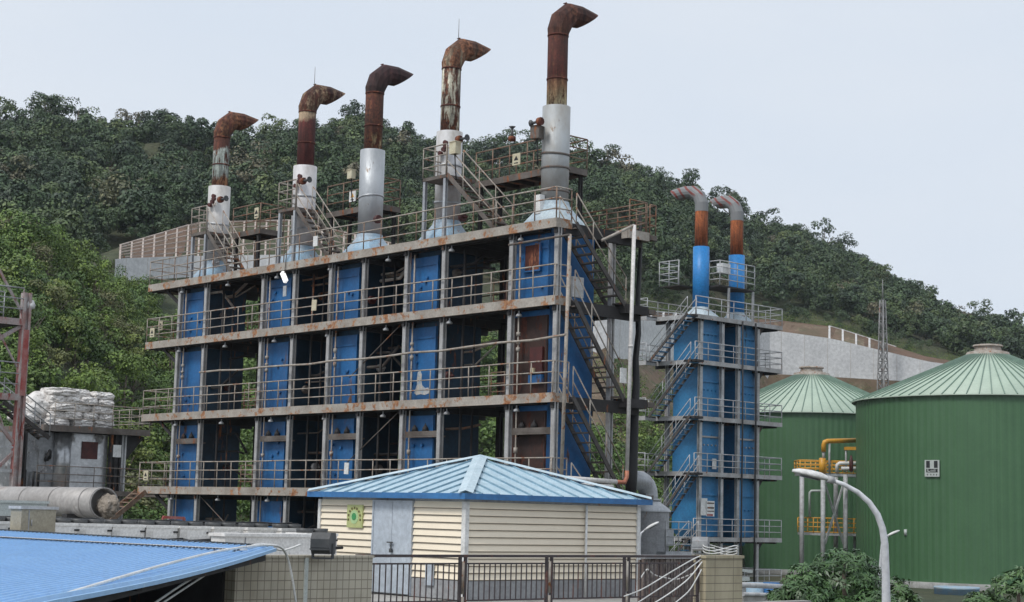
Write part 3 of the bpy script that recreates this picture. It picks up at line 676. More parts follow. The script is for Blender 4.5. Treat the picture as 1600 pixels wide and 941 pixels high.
def box_on(u, v, Y, w, d, h, label, m, name='junction_box', cat='box', rot=0):
    p = onY(u, v, Y); T = thing(name, tuple(p), label, cat); b = MB(); b.box(p[0]-w/2, p[1]-d/2, p[2]-h/2, p[0]+w/2, p[1]+d/2, p[2]+h/2); o = b.build('casing', m, T)
    b = MB(); b.box(p[0]-w/2-.02, p[1]-d/2-.02, p[2]+h/2, p[0]+w/2+.02, p[1]+d/2+.02, p[2]+h/2+.03); b.build('lid', m, T)
    b = MB(); b.tube([(p[0], p[1], p[2]-h/2), (p[0]+.05, p[1], p[2]-h/2-.5), (p[0], p[1]+.1, p[2]-h/2-.9)], .025, 6); b.build('cable', 'black', T)
    T.rotation_euler = (0, 0, rot); return T
box_on(839, 208, 37.6, .34, .34, .42, 'beige junction box left of the silver sleeve of the right-end chimney', 'beam', rot=.3)
box_on(549, 273, 38.0, .28, .2, .34, 'pale box mounted left of the middle chimney sleeve', 'sign_yellow')
box_on(711, 232, 37.0, .34, .25, .42, 'cream box with valves at the landing of the fourth chimney', 'sign_yellow')
def horn(u, v, Y, label, d=(1, 0, 0)):
    p = Vector(onY(u, v, Y)); d = Vector(d); T = thing('valve_actuator', tuple(p), label, 'valve'); b = MB(); b.tube([p, p+d*.35], .05, 8); b.tube([p+d*.35, p+d*.42], [.05, .13], 8); b.build('stem', 'black_dusty', T)
    b = MB(); b.tube([p-d*.1, p+d*.05], .14, 10); b.build('body', 'rust_red', T)
horn(718, 218, 37.2, 'dark valve actuator poking out right of the fourth chimney sleeve')
horn(843, 190, 37.4, 'small dark red valve left of the right-end chimney', (-1, 0, 0))
horn(474, 283, 37.1, 'dark valve on the right side of the second chimney sleeve')
horn(345, 312, 37.1, 'dark valve cluster on the sleeve of the leftmost chimney')
horn(800, 216, 38.7, 'dark twin valve standing on the high platform rail', (0, 0, 1))
# lit tube lamp
p = onY(444, 434, 36.66); T = thing('tube_lamp', tuple(p), 'lit white tube lamp hanging askew under the top deck edge', 'lamp')
me_, t_, b_ = mat('lamp_white'); b_.inputs['Emission Color'].default_value = (1, 1, 1, 1); b_.inputs['Emission Strength'].default_value = 0.75; b_.inputs['Base Color'].default_value = (.8, .8, .8, 1)
b = MB(); b.beam((p[0]-.14, p[1], p[2]+.22), (p[0]+.14, p[1], p[2]-.17), .12, .17, up=(1, 0, .6)); b.build('diffuser', me_, T)
b = MB(); b.tube([(p[0]-.02, p[1]+.02, p[2]+.1), (p[0]-.02, p[1]+.1, p[2]+1.3)], .02, 6); b.build('bracket', 'beam', T)

# ------------------------------------------------------------------ pipes, poles and conduits round the long building
def pipe(name, pts, r, m, label, cat='pipe', n=10, elbow=None):
    b = MB(); b.tube(pts, r, n); o = b.build(name, m, None, tuple(pts[0])); return tag(o, label, cat)
pb, pt_ = onX(877.5, 748, -38.3), onX(890.5, 366, -38.3)
pipe('conduit_pole', [tuple(onX(875.5, 790, -38.3)), tuple(pt_)], .06, 'rail', 'slim grey pole standing in front of the right corner of the long building', 'pole')
T = thing('drain_pipe', tuple(onX(979.5, 735, -37.9)), 'tall white drain pipe with an orange elbow right of the end stairs', 'pipe')
w0, w1 = Vector(onX(979.5, 738, -37.9)), Vector(onX(991, 352, -37.9))
b = MB(); b.tube([w0, w1], .068, 12); b.tube([w0+(w1-w0)*.5, w0+(w1-w0)*.51], .085, 12); b.build('riser', 'white_pipe', T)
e0 = Vector(onX(981, 754, -37.9))
b = MB(); b.tube([w0+Vector((0, 0, .05)), w0+Vector((0, 0, -.15)), e0+Vector((0, -.15, 0)), e0+Vector((0, -.6, 0))], .072, 10); b.build('elbow', 'orange', T)
b = MB(); b.tube([e0+Vector((0, -.55, 0)), e0+Vector((0, -2.8, 0.05))], .08, 10); b.tube([e0+Vector((0.1, -.8, -.16)), e0+Vector((.1, -2.6, -.14))], .06, 8); b.build('branch', 'white_pipe', T)
b = MB(); b.tube([w1, Vector(onX(940, 376, -38.3))], .05, 8); b.build('arm', 'rail', T)
# wrapped black column of cables
pp = []
for i, (u, v) in enumerate(((984, 800), (988, 740), (991, 660), (994, 600), (993, 560), (998, 520), (997, 470), (999, 420), (1001, 380), (1000, 330))):
    q = Vector(onY(u, v, 41.2)); pp.append(q+Vector((rnd.uniform(-.02, .02), 0, 0)))
b = MB(); b.tube(pp, [.2, .19, .16, .13, .11, .10, .09, .08, .06, .04], 10)
for sgn in (-1, 1): b.tube([q+Vector((sgn*.06, -.05*sgn, 0)) for q in pp], .05, 7)
tag(b.build('cable_bundle', 'black', None, tuple(pp[0])), 'black wrapped cable bundle climbing just behind the white drain pipe', 'cable bundle')
A_, B_ = Vector(onY(312, 582, 36.6)), Vector(onY(884, 524, 36.6)); q = []
for i in range(15):
    tt = i/14; q.append(A_+(B_-A_)*tt+Vector((0, 0, .03*math.sin(i*2.3)-.10*math.sin(math.pi*tt))))
pipe('conduit', q, .04, 'rail', 'long grey conduit strung across the front of the long building')
A_, B_ = Vector(onY(795, 383, 36.65)), Vector(onY(889, 367, 36.65))
pipe('conduit', [A_, B_], .04, 'beam', 'short conduit under the top deck at the right end of the building')

# ================================================================== blue two-unit tower
TZ = [12.05, 9.33, 6.0, 2.72, -1.1, -4.1]
TX = -65.0; TY0, TY1 = 73.5, 81.7; TXB = -69.2
T = thing('boiler_tower', (-67, 77.5, GZ), 'slim blue tower of five grey decks with zigzag stairs under two blue chimneys', 'industrial building')
PY = [74.3, 76.25, 77.75, 79.6]
for li, z in enumerate(TZ):
    y1 = TY1
    d = MB(); d.box(-68.1, TY0+.04, z-.06, TX-.05, y1-.04, z); d.box(-69.0, 72.6, z-.06, -68.1, y1-.04, z) if li < 5 else None
    dk = d.build('deck', 'grating', T)
    e = MB(); e.box(TX-.05, TY0, z-.24, TX, y1, z+.02); e.box(-68.1, TY0, z-.24, TX-.05, TY0+.04, z+.02); e.box(-69.0, y1-.04, z-.24, TX-.05, y1, z+.02)
    if li < 5: e.box(-68.14, 72.56, z-.24, -68.1, TY0, z+.02); e.box(-69.0, 72.56, z-.24, -68.14, 72.6, z+.02)
    e.build('edge_channel', 'deck2', dk)
    j = MB()
    for y in (74.3, 76.25, 77.75, 79.6, 81.2): j.box(-68.9, y-.06, z-.34, TX-.06, y+.06, z-.062)
    for y in (80.2,): j.prism([(y, z-.24), (y-.55, z-.9), (y-.55, z-.24)], 'x', -65.4, -65.25)
    j.build('joists', 'under', dk)
    railing(T, [(TX-.03, TY0+.03, z), (TX-.03, y1-.03, z)], 1.1, 'rail_grey', 'rail_grey', 1.15, r=.028)
    railing(T, [(TX-.03, y1-.03, z), (-69.0, y1-.03, z)], 1.1, 'rail_grey', 'rail_grey', 1.2, r=.026)
    if li < 5: railing(T, [(-68.1, 72.6, z), (-69.0, 72.6, z), (-69.0, 75.5, z)], 1.1, 'rail_grey', 'rail_grey', 1.0, r=.026)
    if li in (0,): railing(T, [(-69.0, 75.5, z), (-69.0, 81.0, z)], 1.1, 'rail_grey', 'rail_grey', 1.2, r=.026)
for y in PY:
    hcol(TX-.3, y, GZ, TZ[0]-.25, .22, axis='y').build('column', 'rail_grey' if y < 79 else 'column', T)
    hcol(-67.9, y, GZ, TZ[0]-.25, .22, axis='y').build('column', 'column' , T)
for k, (ya, yb) in enumerate(((74.7, 76.6), (78.2, 80.0))):
    c = MB(); c.box(-67.8, ya, -0.7, -65.65, yb, TZ[0]-.1)
    # hopper bottom
    i = len(c.v); x0, x1 = -67.8, -65.65
    c.v += [(x0, ya, -.7), (x1, ya, -.7), (x1, yb, -.7), (x0, yb, -.7), (x0+.6, ya+.5, -1.6), (x1-.6, ya+.5, -1.6), (x1-.6, yb-.5, -1.6), (x0+.6, yb-.5, -1.6)]
    for f in ((4, 5, 1, 0), (5, 6, 2, 1), (6, 7, 3, 2), (7, 4, 0, 3), (7, 6, 5, 4)): c.f.append(tuple(i+q for q in f)); c.sm.append(False)
    cs = c.build('casing', 'tower_blue', T)
    for li in range(4):
        zt, z0 = TZ[li]-.4, TZ[li+1]+.05
        p = MB(); p.box(-65.648, ya+.05, z0, -65.6, yb-.05, zt); p.build('front_panel', 'tower_blue', cs)
        p = MB(); p.box(-65.6, ya+.05, z0+(zt-z0)*.72, -65.5, yb-.05, z0+(zt-z0)*.72+.1)
        for q in range(4):
            py = ya+.3+.35*q; pz = z0+1.6; p.tube([(-65.6, py, pz), (-65.52, py, pz)], .05, 6)
        p.build('panel_frame', 'column' if li == 2 else 'tower_blue', cs)
b = MB(); b.box(-67.6, 76.1, -1, -67.5, 77.85, TZ[0]-.2); b.build('rear_sheet', 'casing_shade', T)
for li in range(5):
    z0 = TZ[li]-.05; z1 = TZ[li+1]-.05
    stairs(T, (-64.6 if li else -64.9, 73.45, z0), (-67.9, 73.45, z1), .8, (0, -1, 0), 'stair_blue', 'rail_grey', 11, 1.0, tread=.27, ms='stair')
    b = MB(); b.box(-65.2, 72.7, z0-.15, -64.3, 73.48, z0-.02) if li else b.box(-65.2, 73.0, z0-.15, -64.8, 73.48, z0-.02); b.build('landing', 'under', T)
# dark cables down the front
for y in (77.75, 79.0):
    b = MB(); b.tube([(TX+.06, y, 12.0), (TX+.09, y+.02, 6), (TX+.06, y, 0), (TX+.08, y-.05, -6.5)], .05, 6); b.build('hanging_cable', 'black', T)
for k, (y, lab, zo) in enumerate(((75.7, 'left one of the two bright blue chimneys on the blue tower', 0), (79.05, 'right one of the two bright blue chimneys, beside the small caged platform', -.12))):
    x = -66.55; C_ = thing('chimney', (x, y, TZ[0]), lab, 'chimney', 'twin chimneys on the blue tower')
    b = MB(); sq2circ(b, (x, y), .98, .5, TZ[0]+.01, TZ[0]+.72); b.build('base_cone', 'cone_grey', C_)
    b = MB(); b.tube([(x, y, TZ[0]+.7), (x, y, 16.5+zo)], .5, 28); b.build('stack_sleeve', 'stack_blue', C_)
    b = MB(); b.tube([(x, y, 16.4+zo), (x, y, 18.75+zo)], .4, 22); b.build('flue_pipe', banded('orange_rust', 4.4, 6.8, [(0, (0.24, 0.06, 0.018)), (1, (0.26, 0.075, 0.02))], 2.5, .85, .3, ((0.14, 0.03, 0.012), (0.38, 0.12, 0.035))), C_)
    q = Vector((x, y, 0)); d = Vector((-1, 0, 0)); zb = 18.7+zo
    P = [Vector((x, y, zb)), Vector((x, y, zb+.5)), q+d*.2+Vector((0, 0, zb+.98)), q+d*.65+Vector((0, 0, zb+1.3)), q+d*1.4+Vector((0, 0, zb+1.36)), q+d*2.1+Vector((0, 0, zb+1.28))]
    if k == 1: P[-1] = q+d*1.75+Vector((0, 0, zb+1.3))
    m, t, b_ = mat('striped_cowl'); tc = N(t, 'ShaderNodeTexCoord').outputs['Object']
    wv = N(t, 'ShaderNodeTexWave', bands_direction='DIAGONAL'); wv.inputs['Scale'].default_value = .95; wv.inputs['Distortion'].default_value = 2.5; wv.inputs['Detail'].default_value = 2; t.links.new(tc, wv.inputs[0])
    sx = N(t, 'ShaderNodeSeparateXYZ'); t.links.new(tc, sx.inputs[0]); hi = ramp(t, sx.outputs[2], [(0, G0), (1, G1)])
    mr = N(t, 'ShaderNodeMapRange'); mr.inputs[1].default_value = zb+.9-TZ[0]; mr.inputs[2].default_value = zb+1.1-TZ[0]; t.links.new(sx.outputs[2], mr.inputs[0])
    f = ramp(t, wv.outputs['Fac'], [(.72, G0), (.78, G1)]); mu = N(t, 'ShaderNodeMath', operation='MULTIPLY'); t.links.new(f, mu.inputs[0]); t.links.new(mr.outputs[0], mu.inputs[1])
    t.links.new(mix(t, mu.outputs[0], (0.20, 0.205, 0.21), (0.20, 0.05, 0.04)), b_.inputs['Base Color']); b_.inputs['Roughness'].default_value = .6
    b = MB(); b.tube(P, .41, 14, smooth=False, inner=.06, shear=.3); b.build('bent_cowl', m, C_)
# small platform beside the chimneys
Pn = thing('caged_platform', (-66.5, 77.2, TZ[0]), 'small grey caged platform between the twin blue chimneys', 'access platform')
b = MB(); b.box(-68.6, 74.3, 14.0, -67.0, 75.9, 14.06); b.box(-67.0, 76.0, 14.0, -65.3, 79.3, 14.1); dk = b.build('deck', 'under', Pn)
railing(Pn, [(-67.0, 76.0, 14.1), (-65.3, 76.0, 14.1), (-65.3, 79.3, 14.1)], 1.5, 'rail_grey', 'rail_grey', .8, (.25, .5, .75, 1), r=.03)
railing(Pn, [(-67.0, 74.2, 14.06), (-68.6, 74.2, 14.06), (-68.6, 75.9, 14.06)], 1.5, 'rail_grey', 'rail_grey', .8, (.25, .5, .75, 1), r=.03)
for (x, y) in ((-65.35, 76.9), (-65.35, 79.2)): hcol(x, y, TZ[0], 14.0, .12).build('leg', 'rail_grey', Pn)
b = MB(); b.box(-65.9, 76.4, 14.9, -65.4, 77.1, 15.5); b.build('equipment_box', 'white', Pn)
board(1116, 725, 75, .36, .62, 'white safety notice on the blue panel of the third tower deck', 'white', X=-65.4, tri=False)
board(1100, 792, 75, .55, 1.0, 'tall white notice on the corner column of the blue tower', 'white', X=-64.95)
bb = board(1110, 795, 75, .7, .9, 'white and red notice with text lines low on the blue tower', 'white', X=-64.9)
p = onX(1110, 795, -64.9); b = MB()
for i, (dz, h) in enumerate(((.32, .08), (.05, .1), (-.15, .06))): b.box(p[0]+.017, p[1]-.3, p[2]+dz-h/2, p[0]+.024, p[1]+.3, p[2]+dz+h/2)
b.build('text_line', 'beam', bb)
b = MB(); b.box(p[0]+.017, p[1]-.33, p[2]-.43, p[0]+.026, p[1]+.2, p[2]-.31); b.build('red_stripe', 'darkred' if 0 else 'red', bb)
# ================================================================== green tanks
M['tank'] = paint('green_tank_sheet', (0.062, 0.150, 0.066), (0.050, 0.125, 0.054), 0.0, 0.35, 0.5, wear=0.9, bump=.03, grain=.25)
M['tank_roof'] = paint('pale_green_roof', (0.43, 0.53, 0.43), (0.34, 0.43, 0.35), 0.10, 0.35, 0.5, rustcol=((0.36, 0.44, 0.37), (0.46, 0.55, 0.47)), wear=0.9, grain=.3)
M['tank_rib'] = paint('roof_rib', (0.17, 0.26, 0.20), (0.12, 0.19, 0.15), 0.0, 1, 0.5)
def add_corr(m, R, scale=1.0):
    t = m.node_tree; b = t.nodes['Principled BSDF']
    tc = N(t, 'ShaderNodeTexCoord').outputs['Object']; sx = N(t, 'ShaderNodeSeparateXYZ'); t.links.new(tc, sx.inputs[0])
    at2 = N(t, 'ShaderNodeMath', operation='ARCTAN2'); t.links.new(sx.outputs[1], at2.inputs[0]); t.links.new(sx.outputs[0], at2.inputs[1])
    mu = N(t, 'ShaderNodeMath', operation='MULTIPLY'); mu.inputs[1].default_value = R/0.9*2*math.pi; t.links.new(at2.outputs[0], mu.inputs[0])
    sn = N(t, 'ShaderNodeMath', operation='SINE'); t.links.new(mu.outputs[0], sn.inputs[0])
    src = b.inputs['Base Color'].links[0].from_socket
    # faint per-sheet tint: noise on the angle only
    cb = N(t, 'ShaderNodeCombineXYZ'); t.links.new(at2.outputs[0], cb.inputs[0]); nn = noise(t, cb.outputs[0], 70, 3)
    f = ramp(t, nn, [(0.3, (0.86,)*3), (0.7, (1.12,)*3)])
    mm = N(t, 'ShaderNodeMixRGB', blend_type='MULTIPLY'); mm.inputs[0].default_value = 1; t.links.new(src, mm.inputs[1]); t.links.new(f, mm.inputs[2]); t.links.new(mm.outputs[0], b.inputs['Base Color'])
    bp = N(t, 'ShaderNodeBump'); bp.inputs['Strength'].default_value = .5; bp.inputs['Distance'].default_value = 0.06; t.links.new(sn.outputs[0], bp.inputs['Height']); t.links.new(bp.outputs[0], b.inputs['Normal'])
M['terrace0'] = paint('stained_footing', (0.36, 0.36, 0.35), (0.2, 0.2, 0.19), 0.2, .6, 0.9, rustcol=((0.12, 0.14, 0.1), (0.3, 0.28, 0.25)))
def tank(cx, cy, R, ze, za, label):
    T = thing('storage_tank', (cx, cy, GZ), label, 'tank', 'green storage tanks')
    b = MB(); b.lathe((cx, cy, 0), [(R, GZ), (R, ze)], 128); w_ = b.build('wall', 'tank', T)
    b = MB(); b.lathe((cx, cy, 0), [(R+.5, ze-.12), (R+.55, ze), (2.2, za-1.0), (0.0, za-.9)], 128, smooth=True); rf = b.build('roof', 'tank_roof', T)
    n = 74; h = MB()
    for i in range(n):
        a = 2*math.pi*(i+.3)/n; c, s_ = math.cos(a), math.sin(a)
        h.beam((cx+(R+.56)*c, cy+(R+.56)*s_, ze+.04), (cx+2.3*c, cy+2.3*s_, za-.95), .10, .14)
    h.build('roof_seams', 'tank_rib', rf)
    b = MB(); b.lathe((cx, cy, za-1.3), [(2.9, 0), (2.6, .55), (1.7, .75), (1.6, 1.25), (1.9, 1.3), (1.8, 1.5), (0, 1.7)], 32, smooth=False); b.build('roof_vent', 'rail', rf)
    b = MB(); b.lathe((cx, cy, GZ), [(R+.5, 0), (R+.5, .7), (R, .75)], 96); b.build('footing', 'terrace0', T)
    for z in (GZ+7.5, GZ+15.0): b = MB(); b.lathe((cx, cy, z), [(R+.004, 0), (R+.012, .03), (R+.004, .06)], 96); b.build('sheet_seam', 'tank', w_)
    return T
add_corr(M['tank'], 16.48)
T1 = tank(-114.67, 185.53, 16.48, 15.3, 22.6, 'nearer big green corrugated tank with black and white sign, at the right edge')
a0 = azim(1268); D2 = 253
T2 = tank(D2*math.cos(a0), D2*math.sin(a0), 16.5, 15.25, 22.9, 'farther green corrugated tank half hidden behind the blue tower')
def on_cyl(u, v, cx, cy, R):
    d = ray(u, v); A = d[0]**2+d[1]**2; Bq = -2*(d[0]*cx+d[1]*cy); Cq = cx*cx+cy*cy-R*R; t = (-Bq-math.sqrt(max(0, Bq*Bq-4*A*Cq)))/(2*A); return d*t
p = on_cyl(1457, 732, -114.67, 185.53, 16.56); nrm = Vector((p[0]+114.67, p[1]-185.53, 0)).normalized(); tx = Vector((0, 0, 1)).cross(nrm)
Sg = thing('sign_board', tuple(p), 'small square black and white emblem sign on the green wall of the nearer tank', 'sign')
def plate(b, x0, z0, x1, z1, d0, d1):
    P0 = Vector(p)
    vs = [P0+tx*x+Vector((0, 0, z))+nrm*d for d in (d0, d1) for x, z in ((x0, z0), (x1, z0), (x1, z1), (x0, z1))]
    i = len(b.v); b.v += [tuple(q) for q in vs]
    for f in ((0, 3, 2, 1), (4, 5, 6, 7), (0, 1, 5, 4), (1, 2, 6, 5), (2, 3, 7, 6), (3, 0, 4, 7)): b.f.append(tuple(i+k for k in f)); b.sm.append(False)
M['signwhite'] = paint('sign_white', (0.52, 0.56, 0.54), (0.45, 0.48, 0.46), 0, 3, .5)
b = MB(); plate(b, -.92, -.98, .92, .98, .05, .15); bo = b.build('board', 'signwhite', Sg)
b = MB(); plate(b, -.72, .06, -.26, .88, .151, .17); plate(b, .26, .06, .72, .88, .151, .17); plate(b, -.72, -.48, .72, -.06, .151, .17); b.build('emblem_blocks', 'black', bo)
b = MB()
plate(b, -.56, -.40, -.46, .02, .171, .18); plate(b, -.56, -.42, -.22, -.33, .171, .18)
for i, x in enumerate((-.16, .06, .28)):
    plate(b, x, -.40, x+.05, -.2, .171, .18); plate(b, x, -.40, x+.17, -.35, .171, .18); plate(b, x+.12, -.40, x+.17, -.16-.04*(i == 2), .171, .18)
    if i == 2: plate(b, x, -.2, x+.17, -.15, .171, .18)
b.build('lettering', 'signwhite', bo)
b = MB()
for x in (-.66, -.22, .16, .5): plate(b, x, -.78, x+.16, -.72, .151, .16); plate(b, x+.05, -.86, x+.11, -.64, .151, .16)
b.build('small_lettering', 'black', bo)
p = on_cyl(1415, 832, -114.67, 185.53, 16.5); b = MB(); b.lathe((p[0], p[1], p[2]), [(.0, -.35), (.2, -.35), (.2, .35), (0, .35)], 10); tag(b.build('wall_lamp', 'signwhite', None, tuple(p)), 'small white lamp housing fixed on the green wall of the nearer tank', 'lamp')

# ------------------------------------------------------------------ yellow pipe gantry between the tanks
def G_(u, v, d=212): return Vector(at(u, v, d))
gd = 212.0; g0 = G_(1290, 740)
T = thing('pipe_gantry', tuple(G_(1285, 925)), 'grey steel gantry with yellow pipes and railed decks between the green tanks', 'pipe gantry')
for (u, v, dd) in ((1253, 742, 0), (1286, 742, -3), (1321, 742, 0), (1306, 742, 6)):
    q = G_(u, v, gd+dd); b = MB(); b.tube([(q.x, q.y, GZ), tuple(q)], .3, 8); b.build('column', 'rail_grey', T)
q0, q1 = G_(1248, 742), G_(1350, 742, gd+4)
def slab(b, u0, u1, v, depth=4.0, th=.35):
    a, e = G_(u0, v), G_(u1, v); bk = Vector((CF[0], CF[1], 0)).normalized()*depth
    for zz in (0,):
        i = len(b.v); e = Vector((e.x, e.y, a.z)); P = [a, e, e+bk, a+bk]
        b.v += [tuple(x) for x in P]+[tuple(x+Vector((0, 0, th))) for x in P]
        for f in ((0, 3, 2, 1), (4, 5, 6, 7), (0, 1, 5, 4), (1, 2, 6, 5), (2, 3, 7, 6), (3, 0, 4, 7)): b.f.append(tuple(i+k for k in f)); b.sm.append(False)
    return a+Vector((0, 0, th)), e+Vector((0, 0, th)), bk
b = MB(); a, e, bk = slab(b, 1250, 1350, 743); d1 = b.build('upper_deck', 'galv', T)
railing(T, [a, e], 1.6, 'yellow', 'yellow', 1.4, (.06, .4, .7, 1), r=.08); railing(T, [a, a+bk], 1.6, 'yellow', 'yellow', 2, (.06, .4, .7, 1), r=.08); railing(T, [a+bk, e+bk], 1.6, 'yellow', 'yellow', 1.4, (.4, .7, 1), r=.08, posts=False)
b = MB(); a, e, bk = slab(b, 1255, 1350, 836, 4, .3); b.build('lower_deck', 'rail_grey', T)
railing(T, [a, e], 1.9, 'yellow', 'yellow', 1.4, (.06, .4, .7, 1), r=.08); railing(T, [a+bk, e+bk], 1.9, 'yellow', 'yellow', 1.4, (.4, .7, 1), r=.07, posts=False)
b = MB(); b.beam(G_(1289, 756, 209), G_(1318, 850, 211), .22); b.beam(G_(1318, 756, 211), G_(1289, 850, 209), .22); b.build('cross_brace', 'rail_grey', T)
b = MB(); b.tube([G_(1287, 706), G_(1287, 696), G_(1288.5, 691), G_(1293, 689.5), G_(1345, 688, 217)], .31, 12); b.tube([G_(1285, 742), G_(1285, 716)], .42, 12); b.build('yellow_pipe', 'yellow', T)
b = MB(); b.tube([G_(1287, 718), G_(1287, 704)], .2, 8); b.tube([G_(1296, 740), G_(1296, 693)], .14, 6); b.tube([G_(1322, 738), G_(1322, 701)], .14, 6); b.build('thin_pipe', 'rail_grey', T)
b = MB(); b.beam(G_(1320, 701), G_(1340, 701), 1.0, .4); b.build('yellow_beam', 'yellow', T)
b = MB(); b.tube([G_(1308, 738), G_(1308, 727), G_(1312, 724), G_(1345, 724)], .25, 8); b.tube([G_(1314, 732), G_(1345, 732)], .25, 8); b.build('white_pipe', 'white', T)
b = MB(); b.lathe(tuple(G_(1330, 726, 210)), [(0, -1.0), (.25, -.8), (.25, .4), (.12, 1.1), (0, 1.2)], 10); b.build('valve', 'darkred', T)
b = MB(); b.tube([G_(1265, 808), G_(1265, 770), G_(1268, 767), G_(1290, 767)], .16, 7); b.build('thin_pipe', 'signwhite', T)
b = MB(); b.tube([(*G_(1339, 835, 216)[:2], GZ), tuple(G_(1339, 835, 216))], .5, 10); tag(b.build('vent_pipe', 'rail_grey', None, tuple(G_(1339, 900, 216))), 'stubby grey pipe standing at the foot of the nearer tank beside the gantry', 'pipe')

# ------------------------------------------------------------------ lattice mast
M['maststeel'] = paint('mast_steel', (0.26, 0.26, 0.26), (0.16, 0.155, 0.15), 0.1, 1, .6)
mt, mb_ = Vector(at(1379, 437, 283)), Vector(at(1379, 640, 283)); mb_ = Vector((mt.x, mt.y, GZ+6)); 
T = thing('lattice_mast', tuple(mb_), 'tall grey steel lattice mast standing against the hillside wall', 'mast')
zt = at(1379, 470, 283)[2]; z0 = GZ; b = MB(); c = MB(); ns = 26; w0, w1 = 1.9, .45
def leg(i, z): t = (z-z0)/(zt-z0); h = w0*(1-t)+w1*t; return Vector((mt.x+(h if i in (1, 2) else -h)*.72, mt.y+(h if i in (2, 3) else -h)*.72, z))
for i in range(4): b.tube([leg(i, z0), leg(i, zt)], .11, 6)
b.build('mast_leg', 'maststeel', T)
for k in range(ns):
    za_, zb_ = z0+(zt-z0)*k/ns, z0+(zt-z0)*(k+1)/ns
    for i in range(4):
        j = (i+1) % 4; c.tube([leg(i, za_), leg(j, zb_)], .06, 4); c.tube([leg(j, za_), leg(i, zb_)], .06, 4); c.tube([leg(i, zb_), leg(j, zb_)], .06, 4)
c.build('bracing', 'maststeel', T)
b = MB(); b.tube([(mt.x, mt.y, zt), tuple(mt)], [.14, .06], 6); b.build('tip_rod', 'maststeel', T)

# ================================================================== near roof terrace
M['terrace'] = paint('terrace_concrete', (0.42, 0.41, 0.39), (0.28, 0.27, 0.25), 0.1, 1.0, 0.9, rustcol=((0.2, 0.19, 0.18), (0.3, 0.29, 0.27)))
T = thing('terrace_building', (-29, 22, GZ), 'concrete roof terrace carrying the cream shed and the iron railing', 'building')
b = MB(); b.box(-34.6, 14, GZ, -23.72, 30.6, -1.92); b.box(-44, 6, GZ, -34.6, 22, -1.93); b.build('roof_slab', 'terrace', T)
b = MB(); b.box(-23.72, 18.3, -2.4, -23.5, 30.6, -1.78); b.build('kerb', 'terrace', T)

# ------------------------------------------------------------------ tiled parapet walls
def tile_mat(name, col, col2, sx_, sz_, joint, axis='x'):
    m, t, b = mat(name); tc = N(t, 'ShaderNodeTexCoord').outputs['Object']
    s = N(t, 'ShaderNodeSeparateXYZ'); t.links.new(tc, s.inputs[0]); cb = N(t, 'ShaderNodeCombineXYZ')
    ad = N(t, 'ShaderNodeMath', operation='ADD'); t.links.new(s.outputs[0], ad.inputs[0]); t.links.new(s.outputs[1], ad.inputs[1])
    t.links.new(ad.outputs[0], cb.inputs[0]); t.links.new(s.outputs[2], cb.inputs[1])
    br = N(t, 'ShaderNodeTexBrick'); t.links.new(cb.outputs[0], br.inputs['Vector']); br.offset = 0
    br.inputs['Scale'].default_value = 1; br.inputs['Brick Width'].default_value = sx_; br.inputs['Row Height'].default_value = sz_; br.inputs['Mortar Size'].default_value = .008
    br.inputs['Color1'].default_value = (*col, 1); br.inputs['Color2'].default_value = (*col2, 1); br.inputs['Mortar'].default_value = (*joint, 1)
    n1 = noise(t, tc, 1.2, 6, (1, 1, .4)); f = ramp(t, n1, [(0.35, (.68, .66, .62)), (0.6, (1.05,)*3)])
    mm = N(t, 'ShaderNodeMixRGB', blend_type='MULTIPLY'); mm.inputs[0].default_value = 1; t.links.new(br.outputs[0], mm.inputs[1]); t.links.new(f, mm.inputs[2])
    t.links.new(mm.outputs[0], b.inputs['Base Color']); b.inputs['Roughness'].default_value = .55; return m
M['tile'] = tile_mat('small_beige_tiles', (0.50, 0.455, 0.365), (0.45, 0.41, 0.33), .135, .155, (0.22, 0.19, 0.15))
M['tile_b'] = tile_mat('yellowish_tiles', (0.50, 0.44, 0.31), (0.46, 0.41, 0.29), .6, .165, (0.2, 0.17, 0.13))
T = thing('parapet_wall', (-23.6, 15, -4), 'beige tiled parapet wall running under the blue roof sheet to the iron railing', 'wall')
yw = onX(366, 880, -23.5)[1]; b = MB(); b.box(-23.75, yw, -6, -23.45, 18.05, -.83); b.build('tiled_face', 'tile', T)
b = MB(); b.box(-27, yw-.05, -6, -23.75, yw, -.95); b.box(-27.2, 5, -6, -27, yw, -1.1); b.build('shade_wall', 'under', T)  # dark walls added to stand for the shade beneath the blue roof
b = MB(); b.box(-23.78, yw, -.828, -23.42, 18.07, -.79); b.build('coping', 'tile', T)
yy = onX(479, 880, -23.44)[1]; b = MB(); b.box(-23.45, yy-.04, -6, -23.42, yy+.03, -.83); b.build('corner_trim', 'signwhite', T)
ya, yb = onX(1103, 880, -23.4)[1], onX(1160, 880, -23.4)[1]
T = thing('tiled_pillar', (-23.7, (ya+yb)/2, -4), 'yellowish tiled pillar at the right end of the iron railing', 'pillar')
b = MB(); b.box(-23.75, ya, -6, -23.4, yb, -.83); b.build('tiled_face', 'tile_b', T)
b = MB(); b.box(-23.78, ya-.03, -.828, -23.37, yb+.03, -.77); b.build('coping', 'tile_b', T)
b = MB(); b.beam((-23.45, yb, -1.08), (-23.45, yb+.35, -1.12), .1, .06); b.beam((-23.45, yb, -1.28), (-23.45, yb+.25, -1.27), .1, .08); b.build('bracket_arm', 'signwhite', T)

